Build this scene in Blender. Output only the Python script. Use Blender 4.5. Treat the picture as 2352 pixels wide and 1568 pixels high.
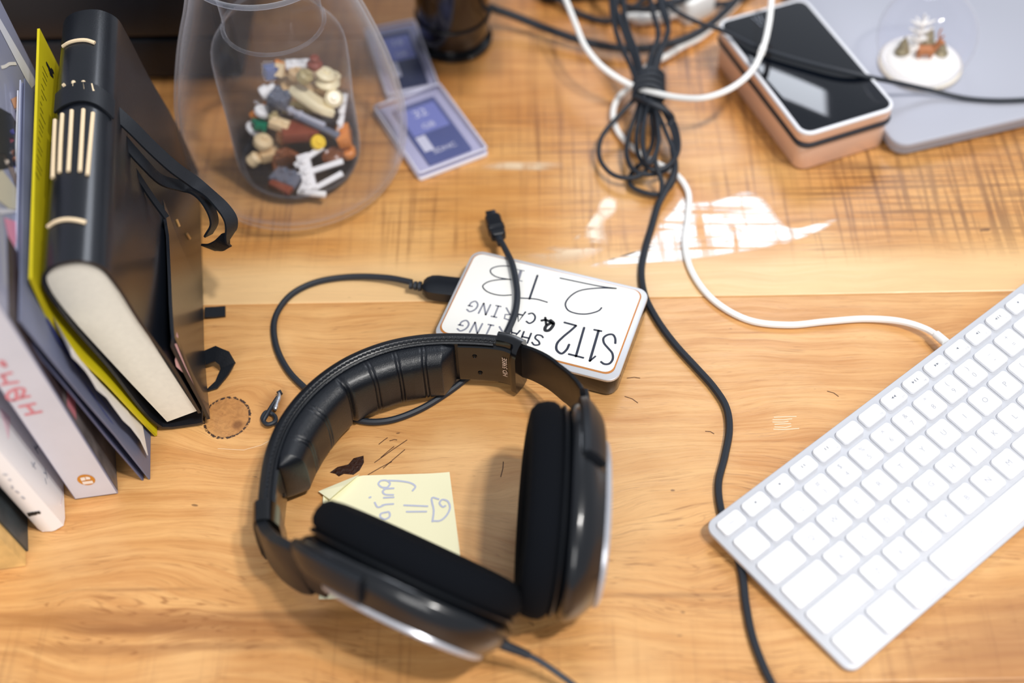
import bpy, bmesh, math, random
import numpy as np
from mathutils import Vector, Matrix
from mathutils.bvhtree import BVHTree
random.seed(7)
for o in list(bpy.data.objects): bpy.data.objects.remove(o)
scene = bpy.context.scene
col = scene.collection
MM = 0.001
pi = math.pi

# ------------------------------------------------------------------ camera
CAM = np.array([18.432, -571.902, 707.458])            # millimetres above the desk
WM = np.array([[9.99660763e-01, -1.63704312e-02, -2.02575379e-02],
               [0.0, -7.77780247e-01, 6.28536305e-01],
               [-2.60453232e-02, -6.28323082e-01, -7.77516396e-01]])
FPX = 3220.0
cam_d = bpy.data.cameras.new('camera'); cam = bpy.data.objects.new('camera', cam_d); col.objects.link(cam)
r_, d_, f_ = WM[:, 0], WM[:, 1], WM[:, 2]
m = Matrix(((r_[0], -d_[0], -f_[0], CAM[0]*MM), (r_[1], -d_[1], -f_[1], CAM[1]*MM), (r_[2], -d_[2], -f_[2], CAM[2]*MM), (0, 0, 0, 1)))
cam.matrix_world = m
cam_d.sensor_width = 36; cam_d.lens = FPX/2352*36
cam_d.clip_start = 0.02; cam_d.clip_end = 30
cam_d.dof.use_dof = True
cam_d.dof.focus_distance = 0.868
cam_d.dof.aperture_fstop = 2.3
cam_d.dof.aperture_blades = 9
scene.camera = cam

# ------------------------------------------------------------------ world, lamps, exposure
scene.view_settings.view_transform = 'Standard'
scene.view_settings.look = 'None'
scene.view_settings.gamma = 1
scene.view_settings.use_curve_mapping = False
scene.view_settings.exposure = 0.0
w = bpy.data.worlds.new('room_light'); scene.world = w; w.use_nodes = True
w.node_tree.nodes['Background'].inputs[0].default_value = (0.86, 0.91, 1.0, 1)
w.node_tree.nodes['Background'].inputs[1].default_value = 0.46

def area(name, loc, target, size, power, color=(1, 1, 1), shape='DISK', size_y=None):
    l = bpy.data.lights.new(name, 'AREA'); l.shape = shape; l.size = size
    if size_y: l.size_y = size_y
    l.energy = power; l.color = color
    o = bpy.data.objects.new(name, l); col.objects.link(o)
    o.location = loc
    o.rotation_euler = (Vector(target)-Vector(loc)).to_track_quat('-Z', 'Y').to_euler()
    return o
area('ceiling_lamp', (1.36, -1.22, 4.20), (-0.05, 0, 0), 0.28, 92, (1, 0.97, 0.93))
area('ceiling_lamp', (1.82, -0.84, 4.20), (-0.05, 0, 0), 0.28, 72, (1, 0.97, 0.93))
area('added_front_fill', (-0.9, -2.6, 1.9), (-0.1, 0, 0.05), 1.4, 34, (1, 0.98, 0.96), 'SQUARE')  # added fill behind the camera, brightens the faces turned to it
area('window_light', (0.40, 1.52, 1.46), (0.15, 0.12, 0), 0.60, 9.0, (0.86, 0.91, 1.0), 'RECTANGLE', 0.54)

# ------------------------------------------------------------------ picture-to-desk measuring helpers
def ray(x, y): return WM @ np.array([(x-1176)/FPX, (y-784)/FPX, 1.0])
def G(x, y, h=0.0):                       # point of the photograph on the level plane h mm above the desk
    d = ray(x, y); return CAM + d*((h-CAM[2])/d[2])
def onplane(x, y, p0, nrm):
    d = ray(x, y); return CAM + d*(((p0-CAM) @ nrm)/(d @ nrm))
def A3(*a): return np.array(a, float)
def unit(v): v = np.asarray(v, float); return v/(np.linalg.norm(v)+1e-12)
def catmull(P, n=8, closed=False):
    P = [np.asarray(p, float) for p in P]
    if closed: Q = [P[-1]]+P+[P[0], P[1]]
    else: Q = [2*P[0]-P[1]]+P+[2*P[-1]-P[-2]]
    out = []
    for i in range(1, len(Q)-2):
        p0, p1, p2, p3 = Q[i-1:i+3]
        t0 = 0; a = .5
        t1 = t0+max(np.linalg.norm(p1-p0), 1e-6)**a; t2 = t1+max(np.linalg.norm(p2-p1), 1e-6)**a; t3 = t2+max(np.linalg.norm(p3-p2), 1e-6)**a
        for k in range(n):
            t = t1+(t2-t1)*k/n
            A1 = (t1-t)/(t1-t0)*p0+(t-t0)/(t1-t0)*p1; A2 = (t2-t)/(t2-t1)*p1+(t-t1)/(t2-t1)*p2; A3_ = (t3-t)/(t3-t2)*p2+(t-t2)/(t3-t2)*p3
            B1 = (t2-t)/(t2-t0)*A1+(t-t0)/(t2-t0)*A2; B2 = (t3-t)/(t3-t1)*A2+(t-t1)/(t3-t1)*A3_
            out.append((t2-t)/(t2-t1)*B1+(t-t1)/(t2-t1)*B2)
    if not closed: out.append(P[-1])
    return out

# ------------------------------------------------------------------ materials
def lin(c):
    if isinstance(c, str):
        c = c.lstrip('#'); c = [int(c[i:i+2], 16)/255 for i in (0, 2, 4)]
    return tuple(x/12.92 if x <= .04045 else ((x+.055)/1.055)**2.4 for x in c)+(1,)
MATS = {}
def mat(name, color='#808080', rough=.5, metal=0, coat=0, coat_r=.08, spec=None, bump=0, bscale=400, var=0, vscale=60, trans=0, emis=0, alpha=1, sheen=0, sss=0):
    if name in MATS: return MATS[name]
    M = bpy.data.materials.new(name); M.use_nodes = True; nt = M.node_tree; b = nt.nodes['Principled BSDF']
    b.inputs['Base Color'].default_value = lin(color); b.inputs['Roughness'].default_value = rough; b.inputs['Metallic'].default_value = metal
    b.inputs['Coat Weight'].default_value = coat; b.inputs['Coat Roughness'].default_value = coat_r
    b.inputs['Transmission Weight'].default_value = trans; b.inputs['Alpha'].default_value = alpha
    b.inputs['Sheen Weight'].default_value = sheen
    if sss: b.inputs['Subsurface Weight'].default_value = sss; b.inputs['Subsurface Scale'].default_value = .002
    if spec is not None: b.inputs['Specular IOR Level'].default_value = spec
    tc = nt.nodes.new('ShaderNodeNewGeometry')
    if bump:
        n = nt.nodes.new('ShaderNodeTexNoise'); n.inputs['Scale'].default_value = bscale; n.inputs['Detail'].default_value = 3
        bp = nt.nodes.new('ShaderNodeBump'); bp.inputs['Strength'].default_value = bump; bp.inputs['Distance'].default_value = .0006
        nt.links.new(tc.outputs['Position'], n.inputs['Vector']); nt.links.new(n.outputs['Fac'], bp.inputs['Height']); nt.links.new(bp.outputs['Normal'], b.inputs['Normal'])
    if var:
        n = nt.nodes.new('ShaderNodeTexNoise'); n.inputs['Scale'].default_value = vscale; n.inputs['Detail'].default_value = 4
        nt.links.new(tc.outputs['Position'], n.inputs['Vector'])
        mx = nt.nodes.new('ShaderNodeMix'); mx.data_type = 'RGBA'; mx.blend_type = 'MULTIPLY'; mx.inputs[0].default_value = 1
        cr = nt.nodes.new('ShaderNodeValToRGB'); cr.color_ramp.elements[0].position = .3; cr.color_ramp.elements[1].position = .7
        v = 1-var; cr.color_ramp.elements[0].color = (v, v, v, 1); cr.color_ramp.elements[1].color = (1, 1, 1, 1)
        nt.links.new(n.outputs['Fac'], cr.inputs[0]); mx.inputs[6].default_value = lin(color); nt.links.new(cr.outputs[0], mx.inputs[7]); nt.links.new(mx.outputs[2], b.inputs['Base Color'])
    MATS[name] = M; return M
def glass_mat(name, tint='#ffffff', edge=.75, haze=.05, base=.04, hz='#e8eaf0', pwr=8, hm=70):
    """thin clear wall: looks through it face on, gathers reflections and a pale haze at grazing angles"""
    if name in MATS: return MATS[name]
    M = bpy.data.materials.new(name); M.use_nodes = True; nt = M.node_tree; nt.nodes.remove(nt.nodes['Principled BSDF']); out = nt.nodes['Material Output']
    tr = nt.nodes.new('ShaderNodeBsdfTransparent'); tr.inputs[0].default_value = lin(tint)
    gl = nt.nodes.new('ShaderNodeBsdfGlossy'); gl.inputs['Roughness'].default_value = .03
    df = nt.nodes.new('ShaderNodeBsdfDiffuse'); df.inputs[0].default_value = lin(hz)  # pale diffuse rim paints in the light that thick glass edges refract
    lw = nt.nodes.new('ShaderNodeLayerWeight'); lw.inputs[0].default_value = .5
    pw = nt.nodes.new('ShaderNodeMath'); pw.operation = 'POWER'; pw.inputs[1].default_value = pwr
    ml = nt.nodes.new('ShaderNodeMath'); ml.operation = 'MULTIPLY_ADD'; ml.inputs[1].default_value = edge; ml.inputs[2].default_value = base
    nt.links.new(lw.outputs['Facing'], pw.inputs[0]); nt.links.new(pw.outputs[0], ml.inputs[0])
    m1 = nt.nodes.new('ShaderNodeMixShader'); nt.links.new(ml.outputs[0], m1.inputs[0]); nt.links.new(tr.outputs[0], m1.inputs[1]); nt.links.new(gl.outputs[0], m1.inputs[2])
    m2l = nt.nodes.new('ShaderNodeMath'); m2l.operation = 'MULTIPLY_ADD'; m2l.inputs[1].default_value = haze*hm; m2l.inputs[2].default_value = haze
    nt.links.new(pw.outputs[0], m2l.inputs[0])
    m2 = nt.nodes.new('ShaderNodeMixShader'); nt.links.new(m2l.outputs[0], m2.inputs[0]); nt.links.new(m1.outputs[0], m2.inputs[1]); nt.links.new(df.outputs[0], m2.inputs[2])
    nt.links.new(m2.outputs[0], out.inputs[0]); MATS[name] = M; return M

# ------------------------------------------------------------------ object builders (all coordinates in mm)
INV = {}
def put(o, label=None, cat=None, group=None, kind=None):
    if label: o['label'] = label
    if cat: o['category'] = cat
    if group: o['group'] = group
    if kind: o['kind'] = kind
    return o
def thing(name, loc, label, cat, group=None, rot=None):
    o = bpy.data.objects.new(name, None); col.objects.link(o); o.empty_display_size = .01
    M = Matrix.Translation(Vector([c*MM for c in loc]))
    if rot is not None: M = M @ rot.to_4x4()
    o.matrix_world = M; INV[o.name] = M.inverted()
    return put(o, label, cat, group)
def world_inv(p):
    while p is not None and p.name not in INV: p = p.parent
    return INV[p.name] if p is not None else Matrix.Identity(4)
def obj(name, geo, material, parent=None, smooth=True, local=False, **kw):
    V, F = geo
    me = bpy.data.meshes.new(name)
    if local: VV = [tuple(c*MM for c in v) for v in V]
    else:
        I = world_inv(parent) if parent is not None else Matrix.Identity(4)
        VV = [tuple(I @ Vector((v[0]*MM, v[1]*MM, v[2]*MM))) for v in V]
    me.from_pydata(VV, [], [tuple(f) for f in F])
    bm = bmesh.new(); bm.from_mesh(me); bmesh.ops.recalc_face_normals(bm, faces=bm.faces); bm.to_mesh(me); bm.free()
    if smooth:
        me.polygons.foreach_set('use_smooth', [True]*len(me.polygons))
    me.materials.append(material); me.update()
    o = bpy.data.objects.new(name, me); col.objects.link(o)
    if smooth:
        try: me.set_sharp_from_angle(angle=math.radians(38))
        except Exception: pass
    if parent is not None: o.parent = parent
    return put(o, **kw)
def solo(name, geo, material, label, cat, group=None, smooth=True):
    """a thing that is one mesh: origin at its base centre"""
    V = np.array(geo[0], float); c = A3((V[:, 0].min()+V[:, 0].max())/2, (V[:, 1].min()+V[:, 1].max())/2, V[:, 2].min())
    o = obj(name, ([v-c for v in V], geo[1]), material, None, smooth, label=label, cat=cat, group=group)
    o.location = c*MM; INV[o.name] = Matrix.Translation(Vector(c*MM)).inverted()
    return o
def join(*gs):
    V, F = [], []
    for v, f in gs:
        k = len(V); V += list(v); F += [tuple(i+k for i in q) for q in f]
    return V, F
def rrect(w, d, r, n=5):
    pts = []
    for cx, cy, a0 in ((w/2-r, d/2-r, 0), (-w/2+r, d/2-r, 90), (-w/2+r, -d/2+r, 180), (w/2-r, -d/2+r, 270)):
        for i in range(n+1):
            a = math.radians(a0+90*i/n); pts.append((cx+r*math.cos(a), cy+r*math.sin(a)))
    return pts
def loft(rings, cap0=True, cap1=True, closed=True):
    V, F = [], []; n = len(rings[0])
    for R in rings: V += [np.asarray(p, float) for p in R]
    m_ = n if closed else n-1
    for i in range(len(rings)-1):
        for j in range(m_):
            a = i*n+j; b = i*n+(j+1) % n; F.append((a, b, b+n, a+n))
    if cap0: F.append(tuple(range(n))[::-1])
    if cap1: F.append(tuple(range((len(rings)-1)*n, len(rings)*n)))
    return V, F
def rslab(w, d, z0, z1, r, e=1.0, n=5, top_in=0, fr=None):
    """rounded-plan slab with softened edges, optional frame (origin, ex, ey, ez)"""
    rings = []
    def ring(ins, z): return [(x, y, z) for x, y in rrect(w-2*ins, d-2*ins, max(r-ins, .1), n)]
    for ins, z in ((e, z0), (e*.3, z0+e*.3), (0, z0+e), (top_in, z1-e), (top_in+e*.3, z1-e*.3), (top_in+e, z1)): rings.append(ring(ins, z))
    g = loft(rings)
    return xf(g, fr) if fr else g
def xf(g, fr):
    o, ex, ey, ez = [np.asarray(q, float) for q in fr]
    return [o+ex*v[0]+ey*v[1]+ez*v[2] for v in g[0]], g[1]
def frz(o, deg):
    a = math.radians(deg); return (A3(*o), A3(math.cos(a), math.sin(a), 0), A3(-math.sin(a), math.cos(a), 0), A3(0, 0, 1))
def tube(P, r, n=10, cap=True, closed=False):
    P = [np.asarray(p, float) for p in P]; N = len(P); rings = []
    T = [unit(P[(i+1) % N if closed else min(i+1, N-1)]-P[(i-1) % N if closed else max(i-1, 0)]) for i in range(N)]
    up = A3(0, 0, 1) if abs(T[0][2]) < .9 else A3(1, 0, 0)
    u = unit(np.cross(T[0], up))
    for i in range(N):
        u = unit(u-T[i]*(u @ T[i])); v = np.cross(T[i], u); rr = r[i] if hasattr(r, '__len__') else r
        rings.append([P[i]+rr*(u*math.cos(2*pi*k/n)+v*math.sin(2*pi*k/n)) for k in range(n)])
    if closed: rings.append(rings[0])
    return loft(rings, cap and not closed, cap and not closed)
def cable(px, r, n=8, sub=7, cap=True):
    """px: (x, y, height) triples"""
    return tube(catmull([G(x, y, z) for x, y, z in px], sub), r, n, cap)
def lathe(prof, c, n=48, ax=None):
    rings = [[A3(c[0]+r*math.cos(2*pi*k/n), c[1]+r*math.sin(2*pi*k/n), c[2]+z) for k in range(n)] for r, z in prof]
    return loft(rings, prof[0][0] > 0.01, prof[-1][0] > 0.01)
def ribbon3(P, W_, th=1.0):
    """flat strip through P with half-width vectors W_, thickness th"""
    N = len(P); rings = []
    for i in range(N):
        t = unit(P[min(i+1, N-1)]-P[max(i-1, 0)]); w_ = np.asarray(W_[i] if isinstance(W_, list) else W_, float); nn = unit(np.cross(t, w_))*th/2
        rings.append([P[i]-w_-nn, P[i]+w_-nn, P[i]+w_+nn, P[i]-w_+nn])
    return loft(rings)
def extrude(sec, fr, d0, d1):
    """closed section [(s,z)] extruded along depth in frame fr=(o,Xd,D)"""
    o, Xd, D = fr
    return loft([[o+Xd*s+A3(0, 0, z)+D*d for s, z in sec] for d in (d0, d1)])
def thick(path, t, side=1):
    """offset an open (s,z) polyline into a closed band of thickness t"""
    P = [A3(*p) for p in path]; out = []
    for i, p in enumerate(P):
        tn = unit(P[min(i+1, len(P)-1)]-P[max(i-1, 0)]); out.append(p+side*t*A3(-tn[1], tn[0]))
    return [tuple(p) for p in P]+[tuple(p) for p in out[::-1]]
def tree(geo): return BVHTree.FromPolygons([tuple(v) for v in geo[0]], [tuple(f) for f in geo[1]])
def hit(bv, x, y, lift=.25):
    d = unit(ray(x, y)); q = bv.ray_cast(Vector(CAM), Vector(d))
    if q[0] is None: return None
    nn = np.array(q[1]); nn = nn if nn @ d < 0 else -nn
    return np.array(q[0])+nn*lift, nn
def strokes_on(bv, polys, r, lift=.1, n=5, sub=4, smooth=True, flat=.3):
    """pen strokes laid on a surface seen at the given picture points"""
    gs = []
    for pl in polys:
        H = [hit(bv, x, y, lift) for x, y in pl]; H = [h for h in H if h is not None]
        if len(H) < 2: continue
        P = catmull([h[0] for h in H], sub) if smooth and len(H) > 2 else [h[0] for h in H]
        nn = H[0][1]
        V, F = [], []
        gs.append(ink(P, nn, r))
    return join(*gs)
def ink(P, nn, r):
    N = len(P); V = []
    for i in range(N):
        t = unit(P[min(i+1, N-1)]-P[max(i-1, 0)]); s = unit(np.cross(nn, t))*r
        V += [P[i]-s, P[i]+s]
    t0 = unit(P[0]-P[1])*r*.6; t1 = unit(P[-1]-P[-2])*r*.6
    V += [P[0]+t0, P[-1]+t1]
    F = [(2*i, 2*i+1, 2*i+3, 2*i+2) for i in range(N-1)]+[(0, 1, 2*N), (2*N-2, 2*N-1, 2*N+1)]
    return V, F
TXT = {}
def text_geo(s, size):
    key = s
    if key not in TXT:
        c = bpy.data.curves.new('t', 'FONT'); c.body = s; c.size = 1; c.align_x = 'CENTER'; c.align_y = 'CENTER'; c.resolution_u = 2
        o = bpy.data.objects.new('t', c); col.objects.link(o)
        me = bpy.data.meshes.new_from_object(o.evaluated_get(bpy.context.evaluated_depsgraph_get()))
        TXT[key] = ([tuple(v.co) for v in me.vertices], [tuple(p.vertices) for p in me.polygons])
        bpy.data.objects.remove(o); bpy.data.curves.remove(c); bpy.data.meshes.remove(me)
    V, F = TXT[key]
    return [A3(v[0]*size, v[1]*size, 0) for v in V], F

black = mat('black_plastic', '#14181f', .38)
gloss = mat('glossy_black_plastic', '#07090d', .2, coat=.25)
satin = mat('satin_black_plastic', '#0f1217', .36, spec=.35)
rubber = mat('black_rubber', '#20262f', .55)
leather = mat('black_leather', '#0d1118', .36, coat=.18, coat_r=.25, bump=.35, bscale=1400, spec=.45)
velour = mat('black_velour', '#080b11', .95, spec=.15)
white_p = mat('white_plastic', '#f4f4f2', .35)
alu = mat('brushed_aluminium', '#dcdee2', .42, metal=.45, spec=.5)
silver = mat('silver_metal', '#c8cbd2', .3, metal=.8)
paper = mat('cream_paper', '#f2efe4', .8)
inkm = mat('blue_black_ink', '#2b3346', .7)

# ------------------------------------------------------------------ desk
def wood(name, seed, tone):
    M = bpy.data.materials.new(name); M.use_nodes = True; nt = M.node_tree; b = nt.nodes['Principled BSDF']; N = nt.nodes.new; L = nt.links.new
    geo = N('ShaderNodeNewGeometry')
    sc = N('ShaderNodeVectorMath'); sc.operation = 'SCALE'; sc.inputs['Scale'].default_value = 1000; L(geo.outputs['Position'], sc.inputs[0])
    def vmap(scale, off=(0, 0, 0), src=None):
        n = N('ShaderNodeMapping'); n.inputs['Scale'].default_value = scale; n.inputs['Location'].default_value = off
        L(src or sc.outputs[0], n.inputs['Vector']); return n.outputs[0]
    def noise(v, detail=3, rough=.55, dist=0, scale=1):
        n = N('ShaderNodeTexNoise'); n.inputs['Scale'].default_value = scale; n.inputs['Detail'].default_value = detail; n.inputs['Roughness'].default_value = rough; n.inputs['Distortion'].default_value = dist
        L(v, n.inputs['Vector']); return n.outputs['Fac']
    def mr(v, a, b_, c=0., d=1.):
        n = N('ShaderNodeMapRange'); n.inputs[1].default_value = a; n.inputs[2].default_value = b_; n.inputs[3].default_value = c; n.inputs[4].default_value = d; n.interpolation_type = 'SMOOTHSTEP'
        L(v, n.inputs[0]); return n.outputs[0]
    def ma(op, x, y=None):
        n = N('ShaderNodeMath'); n.operation = op
        for i, q in enumerate((x, y)):
            if q is None: continue
            if isinstance(q, (int, float)): n.inputs[i].default_value = q
            else: L(q, n.inputs[i])
        return n.outputs[0]
    def mix(f, c1, c2, bt='MIX'):
        n = N('ShaderNodeMix'); n.data_type = 'RGBA'; n.blend_type = bt
        for i, q in ((0, f), (6, c1), (7, c2)):
            if isinstance(q, (int, float)): n.inputs[i].default_value = q
            elif isinstance(q, tuple): n.inputs[i].default_value = q
            else: L(q, n.inputs[i])
        return n.outputs[2]
    def dist(cx, cy, sx=1, sy=1):
        n = N('ShaderNodeVectorMath'); n.operation = 'DISTANCE'; n.inputs[1].default_value = (cx*sx, cy*sy, 0)
        L(vmap((sx, sy, 0)), n.inputs[0]); return n.outputs['Value']
    # grain bows round the knots: warp the y coordinate near them
    sep = N('ShaderNodeSeparateXYZ'); L(sc.outputs[0], sep.inputs[0])
    warp = noise(vmap((.008, .016, 0), (seed, seed*2, 0)), 2)
    y2 = ma('ADD', sep.outputs[1], ma('MULTIPLY', warp, 26.))
    for kx, ky, kr, amp in ((-179, -59, 16, 10), (-99, -95, 18, 8), (-150, -50, 22, 6), (-60, -190, 30, 7), (-215, -195, 26, 8), (120, -150, 30, 5)):
        dd = dist(kx, ky); f = mr(dd, kr*3, kr*.3, 0, 1)
        sgn = ma('MULTIPLY', ma('SUBTRACT', sep.outputs[1], ky), -.55)
        y2 = ma('ADD', y2, ma('MULTIPLY', f, sgn))
    cmb = N('ShaderNodeCombineXYZ'); L(sep.outputs[0], cmb.inputs[0]); L(y2, cmb.inputs[1]); cmb.inputs[2].default_value = seed
    gv = cmb.outputs[0]
    g1 = noise(vmap((.004, .09, 1), (0, 0, 0), gv), 4, .6)
    g2 = noise(vmap((.018, .42, 1), (3, 1, 0), gv), 4, .6)
    g3 = noise(vmap((.10, 2.2, 1), (7, 1, 0), gv), 2, .6)
    blot = noise(vmap((.012, .014, 1), (seed*3, 2, 0), gv), 3, .5)
    c = mix(mr(g1, .32, .68), lin(tone[0]), lin(tone[1]))
    c = mix(ma('MULTIPLY', mr(g2, .42, .72), .55), c, lin(tone[2]))
    c = mix(ma('MULTIPLY', mr(blot, .42, .72), .5), c, lin(tone[3]))
    c = mix(ma('MULTIPLY', mr(g3, .55, .72), .26), c, lin('#8a5a2e'))
    # thin dark grain lines
    gl = noise(vmap((.006, .30, 1), (11, 5, 0), gv), 3, .45)
    line = ma('MULTIPLY', mr(ma('ABSOLUTE', ma('SUBTRACT', gl, .5)), .012, .0), mr(noise(vmap((.01, .01, 1), (5, 9, 0), gv), 2), .5, .62))
    c = mix(ma('MULTIPLY', line, .5), c, lin('#7c4a22'))
    gl2 = noise(vmap((.010, .20, 1), (21, 15, 0), gv), 2, .4)
    rings2 = N('ShaderNodeMath'); rings2.operation = 'FRACT'; L(ma('MULTIPLY', gl2, 15.), rings2.inputs[0])
    l2 = mr(ma('ABSOLUTE', ma('SUBTRACT', rings2.outputs[0], .5)), .16, .02)
    l2 = ma('MULTIPLY', l2, mr(noise(vmap((.02, .05, 1), (15, 2, 0)), 2), .42, .62))
    l2 = ma('MULTIPLY', l2, ma('ADD', .16, ma('MULTIPLY', mr(sep.outputs[1], -120, -185), .5)))
    c = mix(l2, c, lin('#8c5524'))
    # broad window sheen beside the seam, painted as a paler band
    seam_sheen = ma('MULTIPLY', mr(ma('ADD', sep.outputs[1], ma('MULTIPLY', g1, 12)), 92, 62), mr(sep.outputs[1], 35.6, 36.2))
    c = mix(ma('MULTIPLY', seam_sheen, .62), c, lin('#f0cf9c'))
    # saw marks, across and along the board
    xs = noise(vmap((.24, .006, 1), (1, 4, 0)), 4, .62)
    ys = noise(vmap((.006, .36, 1), (2, 8, 0)), 3, .6)
    patch = mr(noise(vmap((.011, .013, 1), (9, 3, 0)), 2), .40, .60)
    far = mr(ma('ADD', sep.outputs[1], ma('MULTIPLY', blot, 50)), 88, 135)
    near = ma('MULTIPLY', mr(sep.outputs[1], -165, -225), .45)
    right = mr(ma('ADD', sep.outputs[0], ma('MULTIPLY', sep.outputs[1], .8)), 250, 400)
    zone = ma('MAXIMUM', far, near)
    c = mix(ma('MULTIPLY', ma('MULTIPLY', mr(xs, .50, .66), zone), ma('ADD', ma('MULTIPLY', patch, .42), .16)), c, lin('#7a4c2a'))
    c = mix(ma('MULTIPLY', ma('MULTIPLY', mr(ys, .52, .64), far), ma('ADD', ma('MULTIPLY', patch, .5), .12)), c, lin('#71462c'))
    grid = ma('MAXIMUM', mr(xs, .47, .6), mr(ys, .50, .60))
    c = mix(ma('MULTIPLY', ma('MULTIPLY', grid, far), ma('MULTIPLY', right, .5)), c, lin('#54301c'))
    # warm amber tint of the far board
    c = mix(ma('MULTIPLY', mr(sep.outputs[1], 120, 260), .28), c, mix(1., c, lin('#dda55c'), 'MULTIPLY'))
    # round knot with a broken dark ring, and its stain
    nz = noise(vmap((.35, .35, 1)), 3)
    kd = ma('ADD', dist(-178.5, -57.5, 1, .92), ma('MULTIPLY', ma('SUBTRACT', nz, .5), 2.2))
    c = mix(mr(kd, 15.5, 13.5, 0, .55), c, mix(mr(noise(vmap((.2, .2, 1), (4, 4, 0)), 3, .6, 1.5), .35, .65), lin('#b27840'), lin('#8a5426')))
    ring = mr(ma('ABSOLUTE', ma('SUBTRACT', kd, 14.3)), 1.1, .35)
    c = mix(ma('MULTIPLY', ring, mr(noise(vmap((.5, .5, 1), (8, 1, 0)), 2), .38, .5)), c, lin('#3c2a22'))
    kd3 = dist(-171, -63); c = mix(mr(kd3, 5, 1.5, 0, .7), c, lin('#6e4222'))
    # stains round the gouge and behind the cord
    for cx, cy, r0, sx, sy, a_ in ((-99, -88, 20, .8, 1.6, .45), (-148, -50, 15, 1.1, .8, .6), (-60, -160, 22, .5, 2, .3)):
        dd = ma('ADD', dist(cx, cy, sx, sy), ma('MULTIPLY', ma('SUBTRACT', blot, .5), 26))
        c = mix(mr(dd, r0, 2, 0, a_), c, lin('#8b5a2c'))
    # dark streak grain bottom left
    for cx, cy, sx, sy, r0, a_ in ((-120, -196, .10, 1.5, 9, .5), (-205, -203, .13, 1.8, 9, .5), (-150, -214, .1, 1.6, 7, .4), (88, -186, .08, 2.5, 6, .35), (-215, -178, .12, 3, 6, .4)):
        dd = ma('ADD', dist(cx, cy, sx, sy), ma('MULTIPLY', ma('SUBTRACT', g2, .5), 10))
        c = mix(mr(dd, r0, 1, 0, a_), c, lin('#74451f'))
    for cx, cy, sx, sy, r0, a_, cc in ((262, -222, .45, 1.2, 42, .62, '#9a6238'), (300, -205, .6, 1.2, 40, .4, '#93603c'), (-215, -196, .10, 1.2, 10, .5, '#8a5224'), (-140, -205, .09, 1.3, 9, .55, '#8f5726'), (-230, -215, .12, 1.6, 8, .4, '#8a5224')):
        dd = ma('ADD', dist(cx, cy, sx, sy), ma('MULTIPLY', ma('SUBTRACT', g1, .5), 30))
        c = mix(mr(dd, r0, 1, 0, a_), c, lin(cc))
    # little nicks
    nk = noise(vmap((.06, .16, 1), (31, 12, 0)), 1)
    c = mix(ma('MULTIPLY', mr(nk, .775, .80), .7), c, lin('#4c2c18'))
    L(c, b.inputs['Base Color'])
    b.inputs['Coat Weight'].default_value = .3; b.inputs['Coat Roughness'].default_value = .3
    L(mr(g2, .3, .7, .34, .5), b.inputs['Roughness'])
    hs = ma('ADD', ma('MULTIPLY', g3, .5), ma('ADD', g2, ma('MULTIPLY', ma('MULTIPLY', xs, far), 1.2)))
    bp = N('ShaderNodeBump'); bp.inputs['Strength'].default_value = .22; bp.inputs['Distance'].default_value = .0007; L(hs, bp.inputs['Height']); L(bp.outputs[0], b.inputs['Normal'])
    return M
w_mid = wood('honey_wood', 1.3, ('#cf9557', '#e2ad6e', '#bd7f42', '#edc084'))
w_far = wood('amber_wood', 4.7, ('#cc8f4c', '#e0a763', '#b97a3a', '#ecbd7c'))
w_near = wood('brown_wood', 8.1, ('#c0874f', '#d39c63', '#a86c3a', '#dba973'))
desk = thing('desk', (0, 0, -35), 'honey coloured wooden desk top of wide knotty boards with saw marks', 'desk')
def board(y0a, y0b, y1a, y1b, m_, nm='plank'):
    x0, x1 = -640, 820; e = 1.1; z = 0
    def y(x, a, b_): return a+(b_-a)*(x-x0)/(x1-x0)
    rings = []
    for ins, zz in ((0, -35), (0, -e), (e*.35, -e*.3), (e, z)):
        rings.append([(x0+ins, y0a+ins, zz), (x1-ins, y0b+ins, zz), (x1-ins, y1b-ins, zz), (x0+ins, y1a-ins, zz)])
    return obj(nm, loft(rings), m_, desk, smooth=False)
board(35.2, 36.2, 312, 313, w_far); board(312.25, 313.25, 640, 640, w_far)
board(-244.3, -236.5, 34.95, 35.95, w_mid); board(-470, -470, -244.6, -236.8, w_near)
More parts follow.
